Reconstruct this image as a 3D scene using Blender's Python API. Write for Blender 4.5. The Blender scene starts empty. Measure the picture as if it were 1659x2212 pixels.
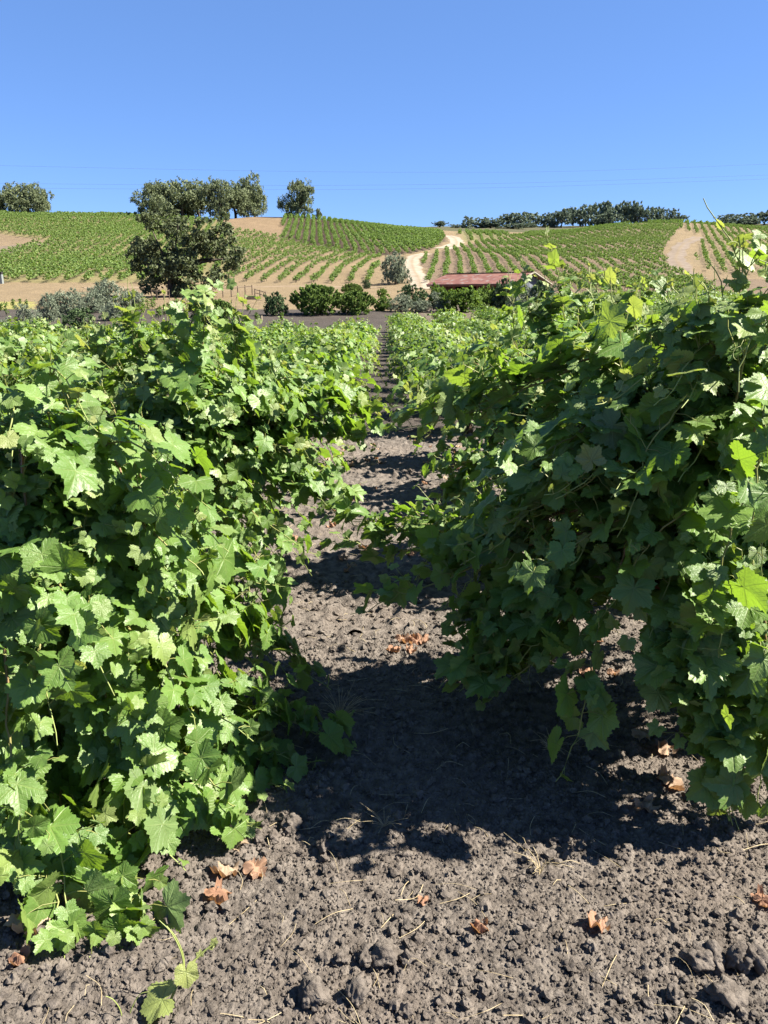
import bpy, math, random
import numpy as np
from mathutils import Vector

C = bpy.context.scene.collection
SC = bpy.context.scene
R = math.radians

# ----------------------------------------------------------------- camera, sky, sun, exposure
W_, H_, F_ = 1659.0, 2212.0, 1661.0
CAM_H, PITCH = 1.55, math.atan((1106 - 640) / 1661.0)
cam = bpy.data.cameras.new('camera')
cam.sensor_fit = 'VERTICAL'; cam.sensor_height = 24.0; cam.lens = F_ / H_ * 24.0
cam.clip_start = 0.05; cam.clip_end = 5000
cam_ob = bpy.data.objects.new('camera', cam); C.objects.link(cam_ob)
cam_ob.location = (0, 0, CAM_H); cam_ob.rotation_euler = (math.pi / 2 - PITCH, 0, 0)
SC.camera = cam_ob

SUN_AZ, SUN_EL = R(94), R(48)          # azimuth clockwise from the view direction (+Y)
SUN = np.array([math.sin(SUN_AZ) * math.cos(SUN_EL), math.cos(SUN_AZ) * math.cos(SUN_EL), math.sin(SUN_EL)])
wd = bpy.data.worlds.new('World'); SC.world = wd; wd.use_nodes = True
wn = wd.node_tree; bg = wn.nodes['Background']
sky = wn.nodes.new('ShaderNodeTexSky'); sky.sky_type = 'NISHITA'; sky.sun_disc = False
sky.sun_elevation = SUN_EL; sky.sun_rotation = SUN_AZ
sky.altitude = 300; sky.air_density = 0.85; sky.dust_density = 0.0; sky.ozone_density = 2.5
tn = wn.nodes.new('ShaderNodeMix'); tn.data_type = 'RGBA'; tn.blend_type = 'MULTIPLY'; tn.inputs['Factor'].default_value = 1.0
tn.inputs[7].default_value = (0.465, 0.575, 0.86, 1); wn.links.new(sky.outputs[0], tn.inputs[6])
ev = wn.nodes.new('ShaderNodeMix'); ev.data_type = 'RGBA'; ev.inputs['Factor'].default_value = 0.36   # an even, clear summer blue
wn.links.new(tn.outputs[2], ev.inputs[6]); ev.inputs[7].default_value = (0.94, 1.95, 3.72, 1)
wn.links.new(ev.outputs[2], bg.inputs[0]); bg.inputs[1].default_value = 0.05
sl = bpy.data.lights.new('sun', 'SUN'); sl.energy = 5.0; sl.angle = R(0.53); sl.color = (1.0, 0.93, 0.80)
so = bpy.data.objects.new('sun', sl); C.objects.link(so); so.location = (40, 10, 50)
so.rotation_euler = Vector(-SUN).to_track_quat('-Z', 'Y').to_euler()
SC.view_settings.view_transform = 'Standard'; SC.view_settings.look = 'None'
SC.view_settings.exposure = 2.25; SC.view_settings.gamma = 1.0
SC.render.engine = 'CYCLES'
SC.cycles.max_bounces = 7; SC.cycles.diffuse_bounces = 4; SC.cycles.glossy_bounces = 2
SC.cycles.transmission_bounces = 4; SC.cycles.transparent_max_bounces = 4
SC.cycles.caustics_reflective = False; SC.cycles.caustics_refractive = False
SC.cycles.use_denoising = True

# ----------------------------------------------------------------- helpers: pixel <-> place
cp, sp_ = math.cos(PITCH), math.sin(PITCH)
def tan_of(py):
    yu = (1106.0 - np.asarray(py, float)) / F_
    return (-sp_ + yu * cp) / (cp + yu * sp_)
def side_of(px, py):
    yu = (1106.0 - np.asarray(py, float)) / F_
    return (np.asarray(px, float) - 829.5) / F_ / (cp + yu * sp_)
def at(px, py, Y):
    return np.array([float(side_of(px, py)) * Y, Y, CAM_H + Y * float(tan_of(py))])
def project(P):
    P = np.asarray(P, float); dx, dy, dz = P[:, 0], P[:, 1], P[:, 2] - CAM_H
    fw = np.maximum(dy * cp - dz * sp_, 1e-3); up = dy * sp_ + dz * cp
    return 829.5 + F_ * dx / fw, 1106 - F_ * up / fw
def inpoly(px, py, poly):
    ins = np.zeros(np.shape(px), bool); n = len(poly); j = n - 1
    for i in range(n):
        xi, yi = poly[i]; xj, yj = poly[j]
        if yi != yj:
            c = ((yi > py) != (yj > py)) & (px < (xj - xi) * (py - yi) / (yj - yi) + xi)
            ins ^= c
        j = i
    return ins

# ----------------------------------------------------------------- terrain height
_Y = [45, 60, 80, 110, 150, 200, 260, 330, 420, 520, 620]
_COL = {
    -500: [706, 664, 642, 612, 552, 503, 452, 464, 478, 488, 492],
    0:    [706, 664, 640, 612, 560, 507, 462, 470, 480, 488, 492],
    150:  [706, 664, 641, 613, 562, 509, 466, 474, 482, 488, 492],
    300:  [706, 663, 642, 615, 562, 511, 471, 478, 484, 488, 492],
    490:  [706, 663, 643, 614, 563, 512, 472, 478, 484, 488, 492],
    600:  [706, 664, 645, 613, 558, 513, 466, 474, 482, 488, 492],
    700:  [706, 665, 646, 614, 555, 515, 477, 484, 488, 490, 492],
    830:  [706, 667, 648, 614, 557, 520, 492, 494, 494, 492, 492],
    900:  [706, 668, 650, 614, 561, 524, 501, 500, 497, 490, 492],
    960:  [706, 668, 652, 612, 563, 530, 512, 504, 499, 490, 492],
    1050: [700, 668, 655, 615, 566, 537, 516, 506, 500, 489, 492],
    1150: [694, 666, 656, 618, 568, 537, 514, 508, 502, 490, 492],
    1300: [692, 664, 648, 612, 562, 524, 489, 495, 497, 486, 492],
    1480: [690, 662, 642, 604, 550, 510, 478, 487, 491, 486, 492],
    1659: [688, 662, 642, 606, 562, 527, 498, 499, 496, 482, 490],
    2100: [688, 662, 642, 610, 575, 540, 515, 506, 496, 480, 490],
}
YS = np.concatenate([np.arange(-12, 60, 1.0), np.arange(60, 700, 2.0)])
_px = np.array(sorted(_COL)); _sc = side_of(_px, 560)
SS = np.linspace(-1.6, 1.6, 241)
_ky = np.array([-12, 0, 8, 16, 25, 35] + _Y + [700])
_prof = []
for p in sorted(_COL):
    zz = [0, 0, -0.06, -0.18, -0.33, -0.36 + (0.16 if p > 1000 else 0)]
    zz += [CAM_H + y * float(tan_of(v)) for y, v in zip(_Y, _COL[p])]
    zz += [zz[-1] - 6]
    _prof.append(np.interp(YS, _ky, zz))
_prof = np.array(_prof)
ZG = np.stack([np.interp(SS, _sc, _prof[:, j]) for j in range(len(YS))], 1)
def _blur(A, k, axis):
    pad = [(0, 0), (0, 0)]; pad[axis] = (k, k)
    B = np.pad(A, pad, 'edge'); ker = np.hanning(2 * k + 3)[1:-1]; ker /= ker.sum()
    return np.apply_along_axis(lambda v: np.convolve(v, ker, 'valid'), axis, B)
_yi = np.arange(YS[0], YS[-1] + 0.1, 1.0)
ZG = np.stack([np.interp(_yi, YS, r) for r in ZG]); YS = _yi
ZG = _blur(_blur(ZG, 7, 1), 6, 0)
def height(X, Y):
    X = np.asarray(X, float); Y = np.asarray(Y, float)
    s = X / np.maximum(Y, 6.0)
    fi = np.clip((s - SS[0]) / (SS[1] - SS[0]), 0, len(SS) - 1.001); fj = np.clip(Y - YS[0], 0, len(YS) - 1.001)
    i = fi.astype(int); j = fj.astype(int); a = fi - i; b = fj - j
    z = (ZG[i, j] * (1 - a) + ZG[i + 1, j] * a) * (1 - b) + (ZG[i, j + 1] * (1 - a) + ZG[i + 1, j + 1] * a) * b
    far = np.clip((Y - 60) / 60, 0, 1)
    return z + far * (0.35 * np.sin(X * 0.11 + Y * 0.03) * np.sin(Y * 0.083 + 1.3) + 0.15 * np.sin(X * 0.31 + 2) * np.sin(Y * 0.27))
def hgt(x, y): return float(height(np.array([x]), np.array([y]))[0])
_march = np.concatenate([np.arange(1, 60, 0.1), np.arange(60, 690, 0.4)])
def ground_at(px, py):
    s = float(side_of(px, py)); t = float(tan_of(py))
    d = CAM_H + _march * t - height(s * _march, _march)
    k = np.argmax(d < 0) if (d < 0).any() else int(np.argmin(np.abs(d[_march > 200])) + np.sum(_march <= 200))
    Y = _march[k]; return np.array([s * Y, Y, hgt(s * Y, Y)])

# ----------------------------------------------------------------- helpers: meshes
class Geo:
    def __init__(s): s.v = []; s.t = []; s.q = []; s.uv = []; s.c = []; s.n = 0
    def add(s, v, tris=None, quads=None, uv=None, col=None):
        v = np.asarray(v, np.float32).reshape(-1, 3); n = len(v)
        if tris is not None and len(tris): s.t.append(np.asarray(tris, np.int32).reshape(-1, 3) + s.n)
        if quads is not None and len(quads): s.q.append(np.asarray(quads, np.int32).reshape(-1, 4) + s.n)
        s.uv.append(np.zeros((n, 2), np.float32) if uv is None else np.asarray(uv, np.float32))
        if col is None: col = np.zeros((n, 4))
        col = np.asarray(col, np.float32)
        if col.ndim == 1: col = np.tile(col, (n, 1))
        s.c.append(col); s.v.append(v); s.n += n
    def mesh(s, name, mat, smooth=True):
        me = bpy.data.meshes.new(name)
        v = np.concatenate(s.v); t = np.concatenate(s.t) if s.t else np.zeros((0, 3), np.int32)
        q = np.concatenate(s.q) if s.q else np.zeros((0, 4), np.int32)
        uv = np.concatenate(s.uv); c = np.concatenate(s.c)
        me.vertices.add(len(v)); me.vertices.foreach_set('co', v.ravel())
        li = np.concatenate([t.ravel(), q.ravel()]); me.loops.add(len(li)); me.loops.foreach_set('vertex_index', li)
        np_ = len(t) + len(q); me.polygons.add(np_)
        st = np.concatenate([np.arange(len(t)) * 3, len(t) * 3 + np.arange(len(q)) * 4]).astype(np.int32)
        me.polygons.foreach_set('loop_start', st)
        me.polygons.foreach_set('use_smooth', np.full(np_, smooth, bool))
        me.update(calc_edges=True)
        l = me.uv_layers.new(name='UVMap'); l.data.foreach_set('uv', uv[li].ravel())
        a = me.attributes.new('tint', 'FLOAT_COLOR', 'POINT'); a.data.foreach_set('color', c.ravel())
        if mat: me.materials.append(mat)
        return me
    def build(s, name, mat, parent=None, smooth=True):
        o = bpy.data.objects.new(name, s.mesh(name, mat, smooth)); C.objects.link(o)
        if parent: o.parent = parent
        return o
def link_mesh(name, me, parent=None):
    o = bpy.data.objects.new(name, me); C.objects.link(o)
    if parent: o.parent = parent
    return o
def thing(name, label, cat, loc=(0, 0, 0), rz=0, group=None):
    o = bpy.data.objects.new(name, None); C.objects.link(o); o.empty_display_size = 0.1
    o.location = loc; o.rotation_euler = (0, 0, rz); o['label'] = label; o['category'] = cat
    if group: o['group'] = group
    return o
def tag(o, label, cat, group=None):
    o['label'] = label; o['category'] = cat
    if group: o['group'] = group
    return o
def norm(v):
    v = np.asarray(v, float); return v / np.maximum(np.linalg.norm(v, axis=-1, keepdims=True), 1e-9)
def smooth_path(P, step):
    P = np.asarray(P, float)
    if len(P) > 2:
        Q = np.vstack([2 * P[0] - P[1], P, 2 * P[-1] - P[-2]]); out = []
        for i in range(1, len(Q) - 2):
            p0, p1, p2, p3 = Q[i - 1:i + 3]
            for t in np.linspace(0, 1, 10, endpoint=False):
                out.append(0.5 * (2 * p1 + (p2 - p0) * t + (2 * p0 - 5 * p1 + 4 * p2 - p3) * t * t + (3 * p1 - p0 - 3 * p2 + p3) * t ** 3))
        out.append(P[-1]); P = np.array(out)
    L = np.concatenate([[0], np.cumsum(np.linalg.norm(np.diff(P, axis=0), axis=1))])
    n = max(2, int(L[-1] / step) + 1); u = np.linspace(0, L[-1], n)
    return np.stack([np.interp(u, L, P[:, k]) for k in range(3)], 1), L[-1]
def tube(g, P, rad, n=6, col=None, cap=False):
    P = np.asarray(P, float); m = len(P); rad = np.broadcast_to(np.asarray(rad, float), (m,))
    T = norm(np.gradient(P, axis=0)); ref = np.array([0.31, 0.17, 0.93]) if abs(T[0, 2]) < 0.8 else np.array([0.9, 0.3, 0.1])
    A = norm(np.cross(T, ref)); B = np.cross(T, A); th = np.arange(n) * 2 * math.pi / n
    v = P[:, None] + rad[:, None, None] * (A[:, None] * np.cos(th)[None, :, None] + B[:, None] * np.sin(th)[None, :, None])
    i = np.arange(m - 1)[:, None] * n; k = np.arange(n)[None]; k2 = (k + 1) % n
    q = np.stack([i + k, i + k2, i + n + k2, i + n + k], -1).reshape(-1, 4)
    uv = np.stack(np.broadcast_arrays(np.arange(n)[None] / n, (np.arange(m) * 0.1)[:, None]), -1).reshape(-1, 2)
    if col is not None:
        col = np.asarray(col, float)
        if col.ndim == 2: col = np.repeat(col, n, 0)
    tr = None
    if cap: tr = [[(m - 1) * n, (m - 1) * n + a, (m - 1) * n + a + 1] for a in range(1, n - 1)] + [[0, a + 1, a] for a in range(1, n - 1)]
    g.add(v.reshape(-1, 3), tr, q, uv, col)
def box(g, c, s, M=None, col=None):
    c = np.array(c, float); s = np.array(s, float) / 2
    v = np.array([[x, y, z] for z in (-1, 1) for y in (-1, 1) for x in (-1, 1)]) * s
    if M is not None: v = v @ np.array(M).T
    g.add(v + c, None, [[0, 2, 3, 1], [4, 5, 7, 6], [0, 1, 5, 4], [2, 6, 7, 3], [0, 4, 6, 2], [1, 3, 7, 5]], None, col)

# ----------------------------------------------------------------- materials
ALB = 0.56      # one scale for every surface's albedo, so that all of them stay in their real-world range
class NT:
    def __init__(s, name):
        s.m = bpy.data.materials.new(name); s.m.use_nodes = True; s.t = s.m.node_tree; s.t.nodes.clear()
        s.out = s.t.nodes.new('ShaderNodeOutputMaterial')
    def n(s, typ, **kw):
        nd = s.t.nodes.new(typ)
        for k, v in kw.items(): setattr(nd, k, v)
        return nd
    def set(s, sock, v):
        if hasattr(v, 'node'): s.t.links.new(v, sock)
        else: sock.default_value = v
    def math(s, op, a, b=0.0, c=None, clamp=False):
        nd = s.n('ShaderNodeMath', operation=op, use_clamp=clamp); s.set(nd.inputs[0], a)
        if not (isinstance(b, float) and op in ('ABSOLUTE', 'FRACT', 'SINE')): s.set(nd.inputs[1], b)
        if c is not None: s.set(nd.inputs[2], c)
        return nd.outputs[0]
    def mix(s, f, a, b, blend='MIX'):
        nd = s.n('ShaderNodeMix', data_type='RGBA', blend_type=blend); s.set(nd.inputs['Factor'], f)
        s.set(nd.inputs[6], a if hasattr(a, 'node') else (*a, 1)); s.set(nd.inputs[7], b if hasattr(b, 'node') else (*b, 1))
        return nd.outputs[2]
    def noise(s, vec, scale, detail=3, rough=0.55):
        nd = s.n('ShaderNodeTexNoise'); nd.inputs['Scale'].default_value = scale
        nd.inputs['Detail'].default_value = detail; nd.inputs['Roughness'].default_value = rough
        if vec is not None: s.t.links.new(vec, nd.inputs['Vector'])
        return nd.outputs[0]
    def smooth(s, v, lo, hi, a=0.0, b=1.0):
        nd = s.n('ShaderNodeMapRange', interpolation_type='SMOOTHSTEP'); s.set(nd.inputs[0], v)
        for k, x in enumerate((lo, hi, a, b)): s.set(nd.inputs[k + 1], x)
        return nd.outputs[0]
    def bump(s, h, strength, dist):
        nd = s.n('ShaderNodeBump'); nd.inputs['Strength'].default_value = strength; nd.inputs['Distance'].default_value = dist
        s.t.links.new(h, nd.inputs['Height']); return nd.outputs[0]
    def alb(s, col, k=None):
        k = ALB if k is None else k
        if not hasattr(col, 'node'): return tuple(c * k for c in col[:3])
        v = s.n('ShaderNodeVectorMath', operation='SCALE'); s.t.links.new(col, v.inputs[0]); v.inputs['Scale'].default_value = k; return v.outputs[0]
    def bsdf(s, col, rough=0.8, spec=0.3, normal=None, metal=0.0):
        nd = s.n('ShaderNodeBsdfPrincipled'); col = s.alb(col); s.set(nd.inputs['Base Color'], col if hasattr(col, 'node') else (*col, 1))
        s.set(nd.inputs['Roughness'], rough); nd.inputs['Specular IOR Level'].default_value = spec; nd.inputs['Metallic'].default_value = metal
        if normal is not None: s.t.links.new(normal, nd.inputs['Normal'])
        return nd.outputs[0]
    def done(s, sh): s.t.links.new(sh, s.out.inputs[0]); return s.m
    def pos(s): return s.n('ShaderNodeTexCoord').outputs['Object']
    def tint(s):
        a = s.n('ShaderNodeAttribute', attribute_name='tint'); sep = s.n('ShaderNodeSeparateColor')
        s.t.links.new(a.outputs['Color'], sep.inputs[0]); return a.outputs['Color'], sep.outputs[0], sep.outputs[1], sep.outputs[2]

def mat_simple(name, a, b, scale=6.0, rough=0.85, spec=0.25, bump=0.3, dist=0.01, metal=0.0):
    s = NT(name); p = s.pos(); n = s.noise(p, scale, 4)
    return s.done(s.bsdf(s.mix(s.smooth(n, 0.35, 0.65), a, b), rough, spec, s.bump(s.noise(p, scale * 4, 3), bump, dist), metal))

def mat_vine_leaf():
    s = NT('vine_leaf')
    uv = s.n('ShaderNodeUVMap'); uv.uv_map = 'UVMap'; sx = s.n('ShaderNodeSeparateXYZ'); s.t.links.new(uv.outputs[0], sx.inputs[0])
    x = s.math('ABSOLUTE', sx.outputs[0]); y = sx.outputs[1]
    _, youth, rnd, dry = s.tint()
    main = None; sec = None
    for k, a in enumerate((0.0, 1.0, 2.05)):
        al = s.math('ADD', s.math('MULTIPLY', x, math.sin(a)), s.math('MULTIPLY', y, math.cos(a)))
        pe = s.math('ABSOLUTE', s.math('SUBTRACT', s.math('MULTIPLY', x, math.cos(a)), s.math('MULTIPLY', y, math.sin(a))))
        w = s.math('MULTIPLY_ADD', al, -0.016, 0.028)
        on = s.math('GREATER_THAN', al, 0.0)
        line = s.math('MULTIPLY', s.smooth(s.math('DIVIDE', pe, w), 0.5, 1.3, 1.0, 0.0), on)
        main = line if main is None else s.math('MAXIMUM', main, line)
        fr = s.math('FRACT', s.math('MULTIPLY', s.math('SUBTRACT', al, s.math('MULTIPLY', pe, 0.75)), 6.5))
        ln = s.smooth(s.math('ABSOLUTE', s.math('SUBTRACT', fr, 0.5)), 0.36, 0.48, 0.0, 1.0)
        ln = s.math('MULTIPLY', ln, s.math('MULTIPLY', on, s.smooth(pe, 0.28, 0.42, 1.0, 0.0)))
        sec = ln if sec is None else s.math('MAXIMUM', sec, ln)
    vein = s.math('MAXIMUM', main, s.math('MULTIPLY', sec, 0.4))
    n = s.noise(uv.outputs[0], 3.0, 3)
    old = s.mix(rnd, (0.080, 0.185, 0.024), (0.175, 0.32, 0.052))
    old = s.mix(s.math('MULTIPLY', n, 0.5), old, (0.18, 0.32, 0.085))
    col = s.mix(youth, old, (0.38, 0.43, 0.14))
    col = s.mix(s.math('MULTIPLY', vein, 0.45), col, (0.28, 0.36, 0.11))
    geo = s.n('ShaderNodeNewGeometry')
    col = s.mix(s.math('MULTIPLY', geo.outputs['Backfacing'], 0.45), col, (0.24, 0.31, 0.15))
    col = s.mix(dry, col, (0.42, 0.25, 0.11))
    hgt_ = s.math('ADD', s.math('MULTIPLY', vein, -0.7), s.math('MULTIPLY', s.noise(uv.outputs[0], 9.0, 2), 0.8))
    nm = s.bump(hgt_, 0.5, 0.003)
    b = s.bsdf(col, s.math('MULTIPLY_ADD', n, 0.22, 0.36), 0.5, nm)
    tr = s.n('ShaderNodeBsdfTranslucent'); tc = s.mix(youth, (0.30, 0.52, 0.03), (0.62, 0.66, 0.12))
    tc = s.mix(s.math('MULTIPLY', vein, 0.5), tc, (0.12, 0.2, 0.02)); tc = s.mix(dry, tc, (0.3, 0.15, 0.05))
    s.t.links.new(s.alb(tc, 0.68), tr.inputs[0]); s.t.links.new(nm, tr.inputs['Normal'])
    mx = s.n('ShaderNodeMixShader'); mx.inputs[0].default_value = 0.36
    s.t.links.new(b, mx.inputs[1]); s.t.links.new(tr.outputs[0], mx.inputs[2])
    return s.done(mx.outputs[0])

def mat_cane():
    s = NT('cane'); _, green, rnd, _d = s.tint(); p = s.pos()
    n = s.noise(p, 60, 3)
    col = s.mix(green, s.mix(n, (0.16, 0.07, 0.03), (0.30, 0.16, 0.08)), (0.30, 0.36, 0.10))
    return s.done(s.bsdf(col, 0.55, 0.35, s.bump(n, 0.3, 0.002)))

def mat_bark(name, a, b, sc=18):
    s = NT(name); tc = s.n('ShaderNodeTexCoord').outputs['Object']
    mp = s.n('ShaderNodeMapping'); mp.inputs['Scale'].default_value = (1, 1, 0.25); s.t.links.new(tc, mp.inputs[0])
    n = s.noise(mp.outputs[0], sc, 5, 0.65)
    return s.done(s.bsdf(s.mix(s.smooth(n, 0.35, 0.65), a, b), 0.95, 0.15, s.bump(n, 0.9, 0.02)))

def mat_foliage(name, dark, light, trans, tf=0.22, rough=0.7):
    s = NT(name); _, r, g, b = s.tint(); 
    col = s.mix(r, dark, light)
    sh = s.bsdf(col, rough, 0.12)
    tr = s.n('ShaderNodeBsdfTranslucent'); tr.inputs[0].default_value = (*s.alb(trans), 1)
    mx = s.n('ShaderNodeMixShader'); mx.inputs[0].default_value = tf
    s.t.links.new(sh, mx.inputs[1]); s.t.links.new(tr.outputs[0], mx.inputs[2]); return s.done(mx.outputs[0])

def mat_near_soil():
    s = NT('near_soil'); p = s.pos()
    big = s.noise(p, 1.3, 3); mid = s.noise(p, 22, 4); fine = s.noise(p, 220, 4, 0.75)
    vor = s.n('ShaderNodeTexVoronoi'); vor.inputs['Scale'].default_value = 95; s.t.links.new(p, vor.inputs['Vector'])
    col = s.mix(s.smooth(mid, 0.3, 0.7), (0.106, 0.091, 0.080), (0.240, 0.209, 0.183))
    col = s.mix(s.smooth(big, 0.4, 0.65), col, s.mix(0.5, col, (0.20, 0.165, 0.14)))
    col = s.mix(s.smooth(fine, 0.55, 0.75), col, (0.26, 0.22, 0.19))
    h = s.math('ADD', s.math('MULTIPLY', vor.outputs['Distance'], -0.9), s.math('ADD', fine, s.math('MULTIPLY', mid, 0.8)))
    return s.done(s.bsdf(col, 0.97, 0.1, s.bump(h, 0.9, 0.006)))

def mat_ground():
    s = NT('ground'); c, *_ = s.tint(); p = s.n('ShaderNodeTexCoord').outputs['Object']
    n1 = s.noise(p, 0.35, 5, 0.65); n2 = s.noise(p, 2.4, 4, 0.7); n3 = s.noise(p, 9.0, 3, 0.7)
    f = s.math('MULTIPLY', s.math('MULTIPLY_ADD', n1, 0.7, 0.65), s.math('MULTIPLY_ADD', n2, 0.9, 0.55))
    hs = s.n('ShaderNodeVectorMath', operation='SCALE'); s.t.links.new(c, hs.inputs[0]); s.t.links.new(f, hs.inputs['Scale'])
    return s.done(s.bsdf(hs.outputs[0], 0.97, 0.1, s.bump(s.math('ADD', n2, n3), 0.8, 0.12)))

M_LEAF = mat_vine_leaf(); M_CANE = mat_cane()
M_VTRUNK = mat_bark('vine_bark', (0.035, 0.022, 0.015), (0.13, 0.085, 0.06), 40)
M_SOIL = mat_near_soil(); M_GROUND = mat_ground()
M_OAKBARK = mat_bark('oak_bark', (0.05, 0.04, 0.032), (0.16, 0.13, 0.105), 5)
M_FOAK = mat_foliage('front_oak_leaf', (0.085, 0.11, 0.055), (0.20, 0.235, 0.12), (0.16, 0.21, 0.07))
M_OAK = mat_foliage('oak_leaf', (0.13, 0.165, 0.085), (0.27, 0.315, 0.17), (0.24, 0.3, 0.12))
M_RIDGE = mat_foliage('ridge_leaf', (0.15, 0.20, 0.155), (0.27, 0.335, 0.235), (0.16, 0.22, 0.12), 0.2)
M_OLIVE = mat_foliage('olive_leaf', (0.15, 0.19, 0.13), (0.32, 0.365, 0.26), (0.3, 0.36, 0.22), 0.2)
M_BUSH = mat_foliage('bush_leaf', (0.06, 0.115, 0.03), (0.25, 0.37, 0.085), (0.2, 0.32, 0.04))
M_DARK = mat_foliage('dark_leaf', (0.05, 0.09, 0.042), (0.14, 0.21, 0.085), (0.06, 0.12, 0.03), 0.15)
M_BRIGHT = mat_foliage('bright_leaf', (0.055, 0.11, 0.022), (0.19, 0.29, 0.06), (0.25, 0.4, 0.05), 0.28)
M_HVINE = mat_foliage('hill_vine_leaf', (0.115, 0.20, 0.055), (0.27, 0.37, 0.12), (0.28, 0.45, 0.05), 0.3)

# ----------------------------------------------------------------- leaf templates
def leaf_template(seed, spokes, rings, teeth):
    r_ = np.random.RandomState(seed); th = np.linspace(-math.pi, math.pi, spokes + 1)[:-1] + math.pi / spokes
    deep = r_.uniform(0.46, 0.66); w = r_.uniform(0.36, 0.44)
    g = lambda a: np.exp(-((th - a) / w) ** 2)
    rad = deep + (1.0 - deep) * g(0) + (0.92 - deep) * (g(1.0) + g(-1.0)) + (0.80 - deep) * (g(2.05) + g(-2.05))
    rad *= 1 - 0.82 * np.exp(-((math.pi - np.abs(th)) / 0.27) ** 2)
    if teeth:
        k = np.arange(spokes); rad *= np.where(k % 2 == 0, 1.055, 0.945) * r_.uniform(0.97, 1.03, spokes)
    V = [[0, 0, 0]]; tr = []; qd = []
    for ri, fr in enumerate(rings):
        rr = rad * fr if fr > 0.9 else (rad * 0.6 + 0.4 * np.convolve(np.r_[rad[-2:], rad, rad[:2]], np.ones(5) / 5, 'valid')) * fr
        for a, q in zip(th, rr): V.append([q * math.sin(a), q * math.cos(a), 0])
    for k in range(spokes):
        k2 = (k + 1) % spokes
        if k2 != 0: tr.append([0, 1 + k2, 1 + k])
        for ri in range(len(rings) - 1):
            o = 1 + ri * spokes; p = o + spokes
            if k2 != 0: qd.append([o + k, o + k2, p + k2, p + k])
    V = np.array(V, float); uv = V[:, :2].copy(); x, y = V[:, 0], V[:, 1]; rr = np.hypot(x, y); a = np.arctan2(x, y)
    fold = r_.uniform(0.02, 0.26); droop = r_.uniform(0.06, 0.34)
    z = fold * np.abs(x) - droop * (0.35 * rr ** 2 + 0.5 * np.clip(y, 0, None) ** 2) * 0.9
    z += 0.05 * np.sin(5 * a + r_.uniform(0, 6)) * rr ** 1.5 + r_.uniform(0.02, 0.07) * np.sin(3 * a + r_.uniform(0, 6)) * rr ** 2
    if len(rings) > 2: z += r_.normal(0, 0.016, len(z)) * (rr > 0.05)
    V[:, 2] = z
    return dict(v=V, t=np.array(tr), q=np.array(qd) if qd else np.zeros((0, 4), int), uv=uv)
LOD0 = [leaf_template(k, 58, (0.34, 0.68, 1.0), True) for k in range(10)]
LOD1 = [leaf_template(40 + k, 20, (0.6, 1.0), False) for k in range(8)]

def put_leaves(g, T, pos, tip, nrm, scale, tint, rs):
    n = len(pos)
    if not n: return
    pos = np.asarray(pos); nrm = norm(nrm); tip = np.asarray(tip); tip = norm(tip - nrm * (tip * nrm).sum(1, keepdims=True)); xa = np.cross(tip, nrm)
    which = rs.randint(0, len(T), n); scale = np.asarray(scale); tint = np.asarray(tint)
    for k in range(len(T)):
        m = np.where(which == k)[0]
        if not len(m): continue
        t = T[k]; V = t['v']; nv = len(V); asp = rs.uniform(0.9, 1.1, len(m))
        P = pos[m][:, None] + scale[m][:, None, None] * (V[None, :, 0:1] * (asp[:, None, None] * xa[m][:, None]) + V[None, :, 1:2] * tip[m][:, None] + V[None, :, 2:3] * nrm[m][:, None])
        off = (np.arange(len(m)) * nv)[:, None, None]
        g.add(P.reshape(-1, 3), (t['t'][None] + off).reshape(-1, 3), (t['q'][None] + off).reshape(-1, 4) if len(t['q']) else None,
              np.tile(t['uv'], (len(m), 1)), np.repeat(tint[m], nv, 0))

# ----------------------------------------------------------------- vines
UP = np.array([0, 0, 1.0])
class LeafBag:
    def __init__(s): s.p = []; s.t = []; s.n = []; s.s = []; s.c = []
    def add(s, p, t, n, sc, c): s.p.append(p); s.t.append(t); s.n.append(n); s.s.append(sc); s.c.append(c)
    def flush(s, g, T, rs): put_leaves(g, T, s.p, s.t, s.n, s.s, s.c, rs)

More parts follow.
